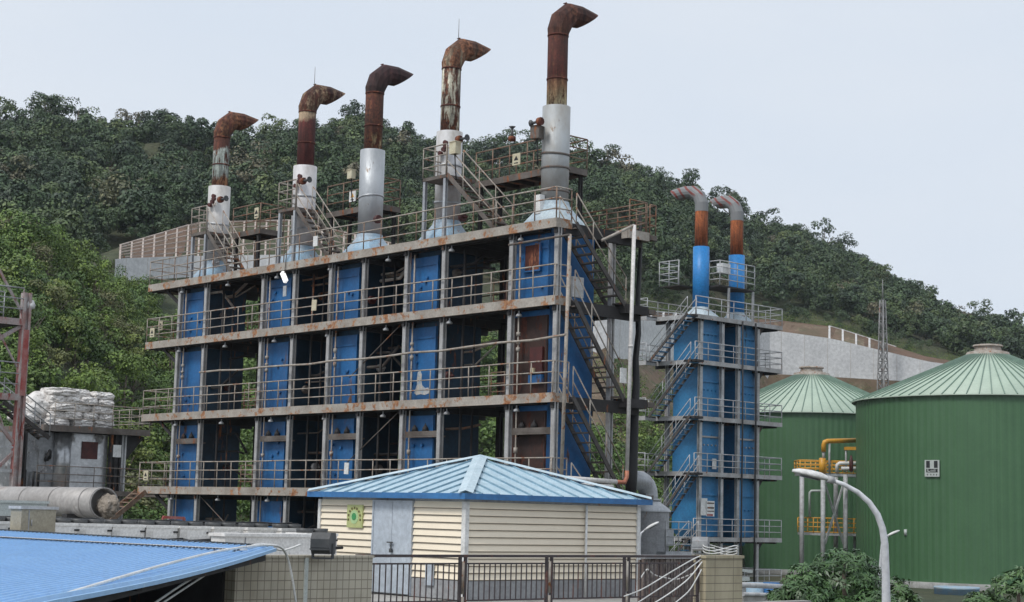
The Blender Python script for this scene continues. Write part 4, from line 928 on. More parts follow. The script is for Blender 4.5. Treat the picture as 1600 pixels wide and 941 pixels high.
# ------------------------------------------------------------------ iron railing
M['iron'] = paint('dark_purple_brown_iron', (0.085, 0.065, 0.07), (0.05, 0.04, 0.04), 0.25, 3, 0.6, rustcol=((0.12, 0.05, 0.04), (0.2, 0.1, 0.08)))
T = thing('iron_railing', (-23.6, 23, -1.8), 'long dark iron railing with thin balusters in front of the cream shed', 'railing')
XI = -23.6; ups = [577, 723, 858, 979, 1093]; ys = [onX(u, 869, XI)[1] for u in ups]; ys[0] = 18.05
b = MB(); b.beam((XI, ys[0]-.25, -.80), (XI, ys[-1]+.3, -.80), .06, .05); b.build('top_rail', 'iron', T)
b = MB(); b.beam((XI, ys[0], -.94), (XI, ys[-1], -.94), .035, .03); b.beam((XI, ys[0], -1.62), (XI, ys[-1], -1.62), .035, .03); b.build('cross_rail', 'iron', T)
for i in range(4):
    n = int((ys[i+1]-ys[i]-.2)/.128)
    for k in range(n):
        y = ys[i]+.16+(ys[i+1]-ys[i]-.2)*(k+.5)/n-.08; b = MB(); b.beam((XI, y, -1.62), (XI, y, -.94), .018, .018); b.build('baluster', 'iron', T)
for i, y in enumerate(ys):
    for dy_ in ((-.06, .07) if i else (.02,)):
        b = MB(); b.beam((XI, y+dy_, -1.95), (XI, y+dy_, -.82), .05, .05); b.build('post', 'iron' if dy_ < 0 else 'iron', T)
    if i: b = MB(); b.tube([(XI+.02, y, -1.5), (XI+.02, y, -.9)], .03, 8); b.tube([(XI+.02, y, -1.9), (XI+.02, y, -1.55)], .033, 8); b.build('conduit_stub', 'rail', T)

# ------------------------------------------------------------------ cream shed with pyramid roof
X0, X1, Y0, Y1, ZS, ZE = -33.23, -27.74, 23.87, 29.43, -1.9, .24
T = thing('cream_shed', (-30.5, 26.6, ZS), 'cream lap-sided shed with a pale blue pyramid roof and grey double door', 'shed')
M['siding'] = paint('cream_siding', (0.86, 0.76, 0.60), (0.80, 0.70, 0.55), 0.0, 0.5, 0.5, wear=.5, bump=.01, grain=.15)
M['plinth'] = paint('grey_plinth', (0.36, 0.37, 0.38), (0.26, 0.26, 0.27), 0.1, 1.5, 0.8)
M['door'] = paint('grey_blue_door', (0.47, 0.52, 0.58), (0.42, 0.47, 0.53), 0.0, 1, 0.45, wear=.4, bump=.02)
M['shedroof'] = paint('pale_blue_roof_sheet', (0.46, 0.60, 0.68), (0.34, 0.48, 0.57), 0.25, 2.2, 0.45, streak=1, rustcol=((0.46, 0.6, 0.67), (0.55, 0.68, 0.74)), wear=.9)
M['ribdark'] = paint('dark_roof_rib', (0.18, 0.30, 0.39), (0.38, 0.55, 0.64), 0.0, 3, 0.5, wear=.9)
M['hipcap'] = paint('pale_hip_cap', (0.55, 0.66, 0.72), (0.42, 0.54, 0.6), 0.1, 2, 0.5, rustcol=((0.35, 0.45, 0.5), (0.6, 0.66, 0.7)))
M['fascia'] = paint('blue_fascia', (0.035, 0.17, 0.40), (0.03, 0.13, 0.32), 0.0, 1, 0.45)
b = MB(); b.box(X0+.06, Y0+.06, ZS, X1-.06, Y1-.06, ZE+.1); wl = b.build('wall_core', 'plinth', T)
def siding(b, fixed, a, e, axis, sgn, z0=-1.48, z1=ZE, h=.158, skip=None):
    z = z0; n = 11; h = (z1-z0)/n
    for i in range(n):
        za, zb2 = z0+i*h, z0+(i+1)*h
        segs = [(a, e)]
        if skip: segs = [(a, skip[0]), (skip[1], e)]
        for s0, s1 in segs:
            prof_ = [(0, zb2-.002), (.006, zb2-.002), (.05, za+.018), (.046, za+.012), (0, za+.02)]
            i0 = len(b.v)
            for s_ in (s0, s1):
                for q, zz in prof_:
                    b.v.append((s_, fixed+sgn*q, zz) if axis == 'x' else (fixed+sgn*q, s_, zz))
            for k in range(4): b.f.append((i0+k, i0+k+1, i0+6+k, i0+5+k)); b.sm.append(False)
            b.f.append(tuple(i0+k for k in range(5))); b.sm.append(False); b.f.append(tuple(i0+5+k for k in reversed(range(5)))); b.sm.append(False)
dl, dr = -31.02, -29.64
def lap_shadows(a, e, axis, fixed, sgn):  # thin dark strips stand in for the shadow gap below every plank
    b = MB(); h = (ZE+1.48)/11
    for i in range(11):
        z = -1.48+i*h
        if axis == 'x': b.box(a, fixed+sgn*.002, z-.001, e, fixed+sgn*.034, z+.0135)
        else: b.box(fixed+sgn*.002, a, z-.001, fixed+sgn*.034, e, z+.0135)
    return b
for (a, e) in ((X0+.08, dl-.06), (dr+.06, X1-.12)):
    b = MB(); siding(b, Y0+.06, a, e, 'x', -1); ls = b.build('lap_siding', 'siding', T); lap_shadows(a, e, 'x', Y0+.06, -1).build('lap_shadow', 'lap_shadow', ls)
b = MB(); siding(b, X1-.06, Y0+.1, Y1-.1, 'y', 1); ls = b.build('lap_siding', 'siding', T); lap_shadows(Y0+.1, Y1-.1, 'y', X1-.06, 1).build('lap_shadow', 'lap_shadow', ls)
for q in ((X0, Y0+.02, dl-.06, Y0+.055), (dr+.06, Y0+.02, X1-.13, Y0+.055), (X1-.055, Y0+.11, X1-.02, Y1-.11)): b = MB(); b.box(q[0], q[1], -1.9, q[2], q[3], -1.49); b.build('plinth', 'plinth', T)
for q in ((X1-.12, Y0-.01, X1+.01, Y0+.1), (X0-.02, Y0-.01, X0+.08, Y0+.1), (X1-.1, Y1-.1, X1+.01, Y1+.01)): b = MB(); b.box(q[0], q[1], ZS, q[2], q[3], ZE); b.build('corner_trim', 'white', T)
for (a, e) in ((dl, (dl+dr)/2-.006), ((dl+dr)/2+.006, dr)):
    b = MB(); b.box(a, Y0+.0, ZS+.03, e, Y0+.05, ZE-.04); dd = b.build('door_leaf', 'door', T)
b = MB(); b.box(dl-.05, Y0-.02, ZS, dl-.002, Y0+.08, ZE); b.box(dr+.002, Y0-.02, ZS, dr+.05, Y0+.08, ZE); b.box(dl-.002, Y0-.02, ZE-.038, dr+.002, Y0+.08, ZE); b.build('door_frame', 'door', T)
b = MB(); mxd = (dl+dr)/2; b.tube([(mxd-.1, Y0-.05, -.72), (mxd+.1, Y0-.05, -.72)], .018, 6); b.tube([(mxd+.02, Y0-.03, -.72), (mxd+.02, Y0-.04, -.83)], .015, 6); b.box(mxd, Y0-.07, -.95, mxd+.08, Y0-.02, -.86); b.tube([(mxd+.04, Y0-.05, -.88), (mxd+.04, Y0-.05, -.8)], .012, 6); b.build('latch_and_padlock', 'black_dusty', T)
b = MB(); yv = onX(914, 860, X1)[1]; b.tube([(X1+.03, yv, ZS), (X1+.03, yv, ZE)], .03, 8); b.build('downpipe', 'white', T)
# roof
eo = .19; zr0, zap = .40, None
apx, apy = -30.485, 26.65
zap = onX(755, 716, apx)[2]; zap = 1.33
ex0, ex1, ey0, ey1 = X0-eo, X1+eo, Y0-eo, Y1+eo
b = MB(); ap = (apx, apy, zap)
cs_ = [(ex0, ey0, zr0), (ex1, ey0, zr0), (ex1, ey1, zr0), (ex0, ey1, zr0)]
for i in range(4): b.tri(cs_[i], cs_[(i+1) % 4], ap)
b.quad((ex0, ey0, zr0-.03), (ex1, ey0, zr0-.03), (ex1, ey1, zr0-.03), (ex0, ey1, zr0-.03))
rf = b.build('roof', 'shedroof', T)
# standing ribs running up each slope
for fi in range(4):
    A = Vector(cs_[fi]); E_ = Vector(cs_[(fi+1) % 4]); ed = (E_-A); Ln = ed.length; ed.normalize(); mid = (A+E_)/2; up = (Vector(ap)-mid)
    b = MB(); n = 12; nrm2 = ed.cross(up).normalized()
    if nrm2.z < 0: nrm2 = -nrm2
    for k in range(1, n):
        s_ = k/n; f = 1-abs(2*s_-1)
        if f < .04: continue
        p0 = A+ed*Ln*s_+nrm2*.012; p1 = p0+up*f*.97; b.beam(p0, p1, .035, .05, up=nrm2)
    b.build('roof_ribs', 'ribdark', rf)
for c_ in cs_:
    b = MB(); a = Vector(c_); e = Vector(ap); d = e-a; side = d.cross(Vector((0, 0, 1))).normalized()*.17
    b.quad(a+side+Vector((0, 0, .03)), a+Vector((0, 0, .085)), e+Vector((0, 0, .085)), e+side+Vector((0, 0, .03))); b.quad(a+Vector((0, 0, .085)), a-side+Vector((0, 0, .03)), e-side+Vector((0, 0, .03)), e+Vector((0, 0, .085)))
    b.build('hip_cap', 'hipcap', rf)
for (a, e) in ((cs_[0], cs_[1]), (cs_[1], cs_[2]), (cs_[2], cs_[3]), (cs_[3], cs_[0])):
    b = MB(); dz = Vector((0, 0, -.045)); av, ev = Vector(a), Vector(e); dd = (ev-av).normalized(); outw = dd.cross(Vector((0, 0, 1)))*.013
    b.beam(av+dz+outw-dd*(.02 if a in (cs_[0], cs_[2]) else -.006), ev+dz+outw+dd*(.02 if a in (cs_[0], cs_[2]) else -.006), .025, .13); b.build('fascia', 'fascia', T)
# emblem sign by the door and grey sheet
cx_, cz_ = onY(555, 806, Y0)[0], onY(555, 806, Y0)[2]
S1 = thing('emblem_sign', (cx_, Y0, cz_), 'small yellow-green sign with a green round emblem left of the shed door', 'sign')
M['lime'] = paint('lime_sign', (0.50, 0.52, 0.22), (0.42, 0.47, 0.2), 0, 5, .5)
M['green'] = paint('green_emblem', (0.05, 0.30, 0.10), (0.04, 0.22, 0.07), 0, 5, .5)
M['lightgreen'] = paint('pale_green_print', (0.42, 0.60, 0.30), (0.4, 0.55, 0.28), 0, 5, .5)
b = MB(); b.box(cx_-.30, Y0-.02, cz_-.28, cx_+.30, Y0+.022, cz_+.26); bo = b.build('board', 'lime', S1)
yf = Y0-.021
def disc(b, cx, cz, r, y0, y1, a0=0, a1=2*math.pi, n=24):
    b.prism([(cx+r*math.cos(a0+(a1-a0)*i/n), cz+r*math.sin(a0+(a1-a0)*i/n)) for i in range(n)], 'y', y0, y1)
b = MB(); disc(b, cx_-.01, cz_-.03, .16, yf-.006, yf); b.build('emblem_ring', 'lightgreen', bo)
b = MB(); disc(b, cx_-.01, cz_-.02, .085, yf-.014, yf-.007); b.build('emblem_disc', 'green', bo)
b = MB()
for i in range(9):
    a = math.pi*(1.04-i*1.08/8); r = .235; px, pz = cx_+r*math.cos(a), cz_-.06+r*math.sin(a)*1.05; tdir = Vector((-math.sin(a), 0, math.cos(a))); rd = Vector((math.cos(a), 0, math.sin(a)))
    c0 = Vector((px, yf-.01, pz))
    for (du, dv, lu, lv) in ((0, .018, .05, .01), (0, -.014, .05, .01), (-.013, 0, .01, .045), (.013, -.002, .01, .05)):
        m_ = c0+tdir*du+rd*dv
        if lu > lv: b.beam(m_-tdir*lu/2, m_+tdir*lu/2, .006, lv, up=(0, 1, 0) if 0 else tuple(rd))
        else: b.beam(m_-rd*lv/2, m_+rd*lv/2, .006, lu, up=tuple(tdir))
b.build('characters', paint('brown_print', (0.14, 0.09, 0.03), (0.1, 0.07, 0.03), 0, 5, .6), bo)
px, pz = onY(672, 897, Y0)[0], onY(672, 897, Y0)[2]
b = MB(); b.box(px-.14, Y0-.03, pz-.25, px+.14, Y0+.0, pz+.22); tag(b.build('grey_panel', 'door', None, (px, Y0, pz)), 'blank pale grey panel low on the shed wall right of the door', 'panel')

# ------------------------------------------------------------------ stained board fence behind the right end of the railing
M['stained'] = paint('stained_brown_board', (0.16, 0.125, 0.11), (0.07, 0.055, 0.055), 0.45, 1.6, 0.95, streak=.12, rustcol=((0.05, 0.04, 0.04), (0.27, 0.24, 0.22)), wear=.9)
ya, yb = onX(1002, 870, -25.7)[1], onX(1112, 870, -25.7)[1]
T = thing('board_fence', (-26, (ya+yb)/2, -1.9), 'dark stained board fence between the shed corner and the tiled pillar', 'fence')
b = MB(); n = 26
for i in range(n):
    y = ya+(yb-ya)*i/n; off = rnd.uniform(0, .03); b.box(-25.72+off, y+.008, -4, -25.66+off, y+(yb-ya)/n-.008, -.92)
b.build('boards', 'stained', T)
b = MB(); b.box(-25.8, ya, -.918, -25.58, yb, -.84); b.build('cap', 'plinth', T)
b = MB(); b.box(-25.80, ya, -4.2, -25.74, yb, -.95); b.build('backing', 'stained', T)

# ------------------------------------------------------------------ white cables
def cable(pts, r, label, m='white', group=None):
    P = [Vector(p) for p in pts]; q = []
    for i in range(len(P)-1):
        p0 = P[max(0, i-1)]; p1 = P[i]; p2 = P[i+1]; p3 = P[min(len(P)-1, i+2)]
        for k in range(6):
            t = k/6; q.append(.5*((2*p1)+(-p0+p2)*t+(2*p0-5*p1+4*p2-p3)*t*t+(-p0+3*p1-3*p2+p3)*t**3))
    q.append(P[-1]); b = MB(); b.tube(q, r, 7); o = b.build('cable', m, None, tuple(P[0])); return tag(o, label, 'cable', group)
XA = XI+.07
def cx3(l, X=XA): return [tuple(onX(u, v, X)) for u, v in l]
gC = 'white cables over the right end of the railing'
cable(cx3([(1099, 868), (1085, 873), (1050, 893), (1005, 920), (975, 932)]), .014, 'uppermost white cable sagging from the pillar down across the right end of the railing', group=gC)
cable(cx3([(1098, 872), (1070, 893), (1030, 920), (990, 946)]), .014, 'middle white cable sagging across the right end of the railing', group=gC)
cable(cx3([(1097, 878), (1075, 905), (1045, 928), (1010, 950)], XA+.04), .014, 'second lowest white cable sagging across the right end of the railing', group=gC)
cable(cx3([(1096, 890), (1088, 905), (1075, 925), (1050, 946)], XA+.05), .014, 'steepest white cable dropping at the right end of the railing beside the pillar', group=gC)
cable(cx3([(1000, 905), (1008, 893), (1013, 890), (1022, 898), (1040, 903), (1060, 905), (1085, 895)], XI-.3), .013, 'slack white cable looping behind the right railing panel', group=gC)
c0 = onX(1128, 868, -23.6); q = []
for i in range(30):
    a = i*2*math.pi/10; q.append((c0[0]+.14*math.cos(a), c0[1]+.55*math.sin(a)-.05, -.74+.006*i+(.05*math.sin(a*2)) ))
cable(q, .012, 'coil of white cable lying on top of the tiled pillar')
gL = 'white cables over the left parapet'
cable([tuple(at(u, v, d)) for u, v, d in ((95, 931, 16.5), (180, 905, 18.5), (260, 882, 21), (340, 862, 24), (400, 853, 26), (432, 853, 26.6), (446, 864, 27.3), (455, 895, 27.5), (463, 945, 27.5))], .02, 'thick white cable lying along the blue roof edge and dropping over the tiled parapet', group=gL)
cable([tuple(at(u, v, d)) for u, v, d in ((238, 945, 22), (290, 910, 23.5), (340, 882, 25), (375, 860, 26), (410, 850, 26.8), (440, 860, 27.2), (470, 851, 27.4))], .016, 'lower white cable hanging from the blue roof corner down to the left', group=gL)
cable([tuple(at(u, v, d)) for u, v, d in ((250, 945, 22.2), (300, 912, 23.8), (350, 880, 25.4), (385, 858, 26.3), (420, 852, 26.9))], .015, 'upper white cable hanging parallel to its twin below the blue roof corner', group=gL)

# ------------------------------------------------------------------ blue corrugated roof at left
M['blueroof'] = paint('sky_blue_roof_sheet', (0.33, 0.56, 0.84), (0.28, 0.50, 0.79), 0.12, 0.8, 0.4, streak=.6, rustcol=((0.36, 0.56, 0.8), (0.46, 0.64, 0.82)), wear=.9, grain=.5, bump=.02)
A = Vector(at(428, 857, 27)); Bc = Vector(at(0, 831, 35)); C = Vector(at(62, 941, 15.5)); sv = (Bc-A); tv = (C-A)
T = thing('blue_lean_to_roof', tuple(A), 'sky-blue corrugated roof sheet with dark underside filling the lower left corner', 'roof')
nrm2 = sv.cross(tv).normalized(); nrm2 = nrm2 if nrm2.z > 0 else -nrm2
def rp(s_, t, h=0): 
    sag = .06*math.sin(min(1, t)*math.pi)
    return A+sv*s_+tv*t+nrm2*(h)+Vector((0, 0, -sag))
b = MB(); pitch_ = .19/sv.length; ncor = int(1.5/pitch_*1); nt_ = 14
prof5 = [(0, 0), (.12, .045), (.28, .045), (.4, 0)]
svals = []
for i in range(int(1.45/pitch_)):
    for q, h in prof5: svals.append(((i+q)*pitch_, h))
base = len(b.v)
for s_, h in svals:
    for j in range(nt_+1):
        t = 1.5*j/nt_
        b.v.append(tuple(rp(s_, t, h)))
for i in range(len(svals)-1):
    for j in range(nt_): a = i*(nt_+1)+j; b.f.append((a, a+1, a+nt_+2, a+nt_+1)); b.sm.append(False)
b.build('roof_sheet', 'blueroof', T, fixn=False)
b = MB()
for j in range(14):
    t0, t1 = 1.5*j/14, 1.5*(j+1)/14; b.beam(rp(-.004, t0, -.02), rp(-.004, t1, -.02), .04, .05, up=tuple(nrm2))
b.build('edge_flashing', 'blueroof', T)
b = MB(); b.beam(rp(0, -.004, .0), rp(1.45, -.004, .0), .10, .05, up=tuple(nrm2)); b.beam(rp(.03, .13, .055), rp(1.45, .24, .055), .12, .02, up=tuple(nrm2)); b.build('ridge_flashing', 'white_pipe', T)
b = MB()
for i in range(150):
    q = .01+i*.0095; b.beam(rp(q, .012, .05), rp(q+.0045, .012, .05), .05, .03, up=tuple(nrm2)); b.beam(rp(.03+q, .141+q*.077, .06), rp(.034+q, .141+q*.077, .06), .03, .02, up=tuple(nrm2))
b.build('sheet_end_gaps', 'black_dusty', T)
b = MB()
for s_ in (.02, .5, 1.0): b.beam(rp(s_, 0.02, -.12), rp(s_, 1.5, -.12), .06, .14, up=tuple(nrm2))
for t in (.3, .7, 1.1): b.beam(rp(0, t, -.06), rp(1.45, t, -.06), .06, .06, up=tuple(nrm2))
b.build('purlin', 'under', T)

# ------------------------------------------------------------------ condensers, cabinets and clutter on the terrace
M['acwhite'] = paint('condenser_white', (0.86, 0.85, 0.83), (0.72, 0.70, 0.67), 0.06, 2, 0.5, rustcol=((0.3, 0.27, 0.23), (0.45, 0.42, 0.38)))
proto = None; n_ = 0
def condenser(x, y, zt, label):
    global proto
    T = thing('condenser_unit', (x, y, -1.9), label, 'air conditioner', 'rooftop condensers in rows')
    if proto is None:
        z = zt+1.9; parts = []
        b = MB(); b.box(x-.4, y-.41, -1.9, x+.4, y+.41, zt); a = b.build('cabinet', 'acwhite', T)
        f = MB(); f.lathe((x, y-.2, zt+.013), [(.0, .0), (.19, .0), (.2, .1), (.17, .1)], 18); f.lathe((x, y+.2, zt+.013), [(.0, .0), (.19, .0), (.2, .1), (.17, .1)], 18); c = f.build('fan_ring', 'black_dusty', T)
        g_ = MB()
        for k in range(7): g_.beam((x+.41, y-.42+k*.03, -1.5), (x+.41, y-.42+k*.03, zt-.1), .01, .01)
        g_.box(x-.42, y-.43, zt-.05, x+.42, y+.43, zt+.012); g2 = g_.build('top_cover', 'acwhite', T)
        p = MB(); p.tube([(x+.43, y-.4, zt-.3), (x+.5, y-.2, zt-.34), (x+.5, y+.5, zt-.3)], .035, 7); p.box(x+.401, y+.3, zt-.16, x+.42, y+.42, zt-.12); p2 = p.build('pipework', 'black', T)
        proto = (T, [a, c, g2, p2])
    else:
        for q in proto[1]: o = q.copy(); COL.objects.link(o); o.parent = T
        T.location.z = -1.9+(zt-pz0)
    return T
pz0 = None; where = []
for u in range(-20, 500, 52):
    q = onX(u, 822, -34.8); where.append((q[0], q[1], onX(u, 815.5+u*.024, -34.8)[2]))
for u in (440,):
    q = onX(u, 838, -32.2); where.append((q[0]+1.2, q[1], onX(u, 833, -31.0)[2]))
pz0 = where[0][2]
ordn = ['first', 'second', 'third', 'fourth', 'fifth', 'sixth', 'seventh', 'eighth', 'ninth', 'tenth']
for i, (x, y, z) in enumerate(where):
    condenser(x, y, z, ('%s white condenser from the left in the far row behind the blue roof' % ordn[i]) if i < 10 else ('%s white condenser from the left in the near row behind the blue roof' % ordn[i-10]))
# black insulated pipe runs on top of the units
for k, (du, vv, X) in enumerate(((0, 808, -36.2), (0, 812, -35.9), (90, 815, -35.5), (250, 809, -36.6))):
    pts = [Vector(onX(du+uu, vv+(du+uu)*.024+rnd.uniform(-1.3, 1.3), X)) for uu in range(0, 480-du, 24)]
    b = MB(); b.tube(pts, .03, 8); o = b.build('insulated_pipe', 'black', None, tuple(pts[0]))
    tag(o, ['farthest black lagged pipe run behind the condensers', 'black lagged pipe run on top of the far condenser row', 'long black lagged pipe sagging between the condenser rows', 'shorter black lagged pipe above the right-hand condensers'][k], 'pipe')
def cab(u0, u1, v0, v1, X, dep, label, m, name, cat, lid=None, zb=-1.9):
    a, e = onX(u0, v0, X), onX(u1, v0, X); zt_ = (a[2]+e[2])/2
    T = thing(name, (X, (a[1]+e[1])/2, zb), label, cat); b = MB(); b.box(X-dep, a[1], zb, X, e[1], zt_); bd = b.build('cabinet', m, T)
    b = MB(); b.box(X-dep-.04, a[1]-.04, zt_, X+.04, e[1]+.04, zt_+.06); b.build('lid', lid or m, T)
    b = MB(); ym = a[1]+(e[1]-a[1])*.22; b.box(X+.001, ym-.01, zb+.1, X+.012, ym+.01, zt_-.02); b.tube([(X+.02, ym+.06, zt_-.35), (X+.02, ym+.06, zt_-.22)], .012, 6); b.build('door_edge', 'plinth', bd)
    return T
cab(34, 88, 796, 830, -32.9, .5, 'beige electrical cabinet with a light lid standing behind the blue roof', 'beige', 'electrical_cabinet', 'cabinet', 'rail_grey')
cab(-40, 74, 786, 815, -36.5, .4, 'low wide pale panel box left of the beige cabinet', 'signwhite', 'pale_housing', 'housing')
cab(352, 490, 839, 870, -27.4, .5, 'long low white cable trough at the top of the tiled parapet', 'acwhite', 'cable_trough', 'trough')
T = thing('small_frame', tuple(onX(270, 812, -37)), 'small dull red and grey frame standing behind the condensers', 'frame')
b = MB(); q0, q1 = Vector(onX(255, 808, -37)), Vector(onX(288, 810, -37)); b.beam(q0, q1, .08, .07); b.beam(q0, q0-Vector((0, 0, 1.2)), .05); b.beam(q1, q1-Vector((0, 0, 1.2)), .05); b.build('bar', 'red', T)
# floodlights seen from behind
def flood(u, v, d, label, m, w_, h_, fd):
    p = Vector(at(u, v, d)); T = thing('floodlight', tuple(p), label, 'floodlight'); b = MB(); n = 8
    ax = Vector((.67, .74, 0)); bkv = Vector(fd)
    prf = [(-.5, -.4), (-.42, -.5), (.3, -.5), (.5, -.2), (.5, .2), (.3, .5), (-.42, .5), (-.5, .4)]   # depth, height
    i = len(b.v)
    for s_ in (-.5, .5):
        for q, zz in prf: b.v.append(tuple(p+ax*s_*w_+bkv*q*h_*.8+Vector((0, 0, zz*h_))))
    for k in range(8): b.f.append((i+k, i+(k+1) % 8, i+8+(k+1) % 8, i+8+k)); b.sm.append(False)
    b.f.append(tuple(i+k for k in range(8))); b.sm.append(False); b.f.append(tuple(i+8+k for k in reversed(range(8)))); b.sm.append(False)
    bd = b.build('housing', m, T)
    b = MB(); b.beam(p-ax*w_*.5+bkv*h_*.45+Vector((0, 0, -.1)), p+ax*w_*.5+bkv*h_*.45+Vector((0, 0, -.1)), .03, .03); b.beam(p-ax*w_*.53, p-ax*w_*.53-Vector((0, 0, h_*.72)), .03, .04); b.beam(p+ax*w_*.53, p+ax*w_*.53-Vector((0, 0, h_*.72)), .03, .04); b.beam(p-ax*w_*.53-Vector((0, 0, h_*.7)), p+ax*w_*.53-Vector((0, 0, h_*.7)), .05, .03); b.build('bracket', m, T)
    b = MB()
    for k in range(5): b.beam(p+ax*w_*(-.36+k*.18)+bkv*(-h_*.41)+Vector((0, 0, -h_*.3)), p+ax*w_*(-.36+k*.18)+bkv*(-h_*.41)+Vector((0, 0, h_*.3)), .012, .02, up=(0, 1, 0))
    b.build('cooling_fins', m, bd)
flood(505, 849, 28.2, 'black floodlight seen from behind on the tiled parapet left of the shed door', 'black_dusty', .32, .36, (.5, -.86, .0))
flood(1095, 850, 35.4, 'grey floodlight seen from behind at the right end of the iron railing', 'plinth', .33, .30, (.5, -.86, .0))

# ------------------------------------------------------------------ big grey duct lying behind the condensers
XD = -41.0; q_ = at(163, 786, 46.5); xe_, yd, zd = q_[0], q_[1], q_[2]; R_ = 24*46.5/fpx
T = thing('steel_duct', (xe_-2, yd, zd-R_), 'big dull grey steel duct lying on its side with a torn open right end', 'duct')
m = paint('dull_steel_duct', (0.44, 0.42, 0.405), (0.31, 0.29, 0.275), 0.2, .8, 0.6, metal=.25, streak=1, rustcol=((0.24, 0.19, 0.17), (0.56, 0.55, 0.53)))
b = MB(); b.tube([(xe_-9, yd, zd), (xe_-3.2, yd, zd), (xe_, yd, zd)], R_, 32, inner=.05); b.build('shell', m, T)
b = MB()
for x in (xe_-.08, xe_-.75, xe_-2.6, xe_-4.5): b.tube([(x, yd, zd), (x+.06, yd, zd)], R_+.02, 32, cap=False)
b.build('hoop', m, T)
b = MB(); b.box(xe_-1.5, yd-.5, -2.2, xe_-1.2, yd+.5, zd-R_+.1); b.box(xe_-5, yd-.5, -2.2, xe_-4.7, yd+.5, zd-R_+.1); b.build('saddle', 'under', T)
def crumple(name, c, sx, sy, sz, m, seed, parent=None, n=3, amp=.28, boxy=0):
    r_ = random.Random(seed); import bmesh
    bm = bmesh.new(); bmesh.ops.create_icosphere(bm, subdivisions=n, radius=1)
    ph = [(Vector((r_.gauss(0, 1), r_.gauss(0, 1), r_.gauss(0, 1))).normalized(), r_.uniform(2, 7), r_.uniform(0, 6)) for _ in range(14)]
    for v in bm.verts:
        k = sum(abs(math.sin(v.co.dot(d)*f_+p_)) for d, f_, p_ in ph)/14; v.co *= 1+amp*(k-.6)*2.2; v.co += Vector((r_.uniform(-1, 1), r_.uniform(-1, 1), r_.uniform(-1, 1)))*amp*.10
        if boxy:
            mx_ = max(abs(q) for q in v.co.normalized()); v.co *= (1/mx_)**boxy*.86
        v.co = Vector((v.co.x*sx, v.co.y*sy, v.co.z*sz))+Vector(c)
    o0 = parent['_o'] if parent else c
    for v in bm.verts: v.co -= Vector(o0)
    me = bpy.data.meshes.new(name); bm.to_mesh(me); bm.free(); me.materials.append(M[m] if isinstance(m, str) else m); o = bpy.data.objects.new(name, me); COL.objects.link(o); o['_o'] = tuple(o0)
    if parent: o.parent = parent
    else: o.location = c
    return o
M['rag'] = paint('dirty_sacking', (0.34, 0.29, 0.24), (0.18, 0.15, 0.12), 0.3, 3, 0.95, rustcol=((0.08, 0.065, 0.05), (0.45, 0.4, 0.35)))
crumple('torn_lining', (xe_+.02, yd+.1, zd-.08), .4, R_*.62, R_*.74, 'rag', 5, T, 4, .4)
# short rusty stair from the left walkway
T = thing('rusty_stair', tuple(onX(178, 812, -62)), 'short rusty open stair going down left from the lowest walkway of the long building', 'stairs')
s0, s1 = onX(228, 768, -63.8), onX(172, 815, -63.8)
b = MB(); W = Vector((-.8, 0, 0))
for o_ in (Vector(), W): b.beam(Vector(s0)+o_, Vector(s1)+o_, .06, .2)
b.build('stringer', 'rail_rust', T)
for i in range(7): 
    c = Vector(s0)+(Vector(s1)-Vector(s0))*(i+.6)/7; b = MB(); b.beam(c, c+W, .24, .05); b.build('tread', 'rail_rust', T)

# ------------------------------------------------------------------ dark plant house with bales on its roof, far left
c0 = Vector(at(72, 664, 79)); xq, yq = c0.x, c0.y; zr = c0.z; zdk = .62
yR = onX(232, 671, xq)[1]
T = thing('plant_house', (xq-2, yq+2, GZ), 'dark plant house with patched metal cladding under a flat roof at the left', 'plant building')
b = MB(); b.box(xq-9, yq-.1, zr-.26, xq+.1, yR, zr); rf = b.build('roof_slab', 'under', T)
b = MB(); b.box(xq+.101, yq-.12, zr-.28, xq+.15, yR+.02, zr+.02); b.box(xq-9, yq-.15, zr-.28, xq+.1, yq-.101, zr+.02); b.build('roof_edge', 'beam', rf)
b = MB(); b.box(xq-9, yq-.6, zdk-.25, xq+.4, yR+1.5, zdk); b.box(xq+.4, yR-1, zdk-.25, -64.8, yR+.8, zdk-.02); b.build('floor_deck', 'beam', T)
yy = lambda u: onX(u, 700, xq-.6)[1]
M['cladding'] = paint('tarnished_cladding', (0.30, 0.31, 0.32), (0.10, 0.10, 0.105), 0.3, .9, 0.35, metal=.5, streak=.6, rustcol=((0.06, 0.05, 0.05), (0.55, 0.55, 0.56)), wear=.9, bump=.5)
M['shiny'] = paint('bright_cladding', (0.62, 0.63, 0.64), (0.30, 0.31, 0.32), 0.2, .7, 0.28, metal=.6, streak=.8, rustcol=((0.16, 0.15, 0.15), (0.5, 0.5, 0.5)), wear=.7, bump=.8)
b = MB(); b.box(xq-6, yy(95), GZ, xq-.6, yy(168), zr-.3); ch = b.build('clad_chamber', 'shiny', T)
b = MB(); b.tube([(xq-.9, yy(103), zdk), (xq-.9, yy(103), zr-.3)], .42, 16); b.build('rounded_corner', 'shiny', ch)
b = MB(); p_ = onX(140, 704, xq-.58); b.box(xq-.6, p_[1]-.42, p_[2]-.42, xq-.54, p_[1]+.42, p_[2]+.42); b.build('red_hatch', 'darkred', ch)
b = MB(); b.box(xq-6, yy(44), GZ, xq-1.0, yy(95), zr-.3); b.build('dark_chamber', 'cladding', T)
for (u0, u1, v0, v1) in ((62, 70, 702, 750), (72, 90, 705, 750), (40, 44, 700, 750)):
    b = MB(); a = onX(u0, v0, xq-.9); e = onX(u1, v1, xq-.9); b.box(xq-1.0, a[1], e[2], xq-.93, e[1], a[2]); b.build('cladding_sheet', 'cladding', T)
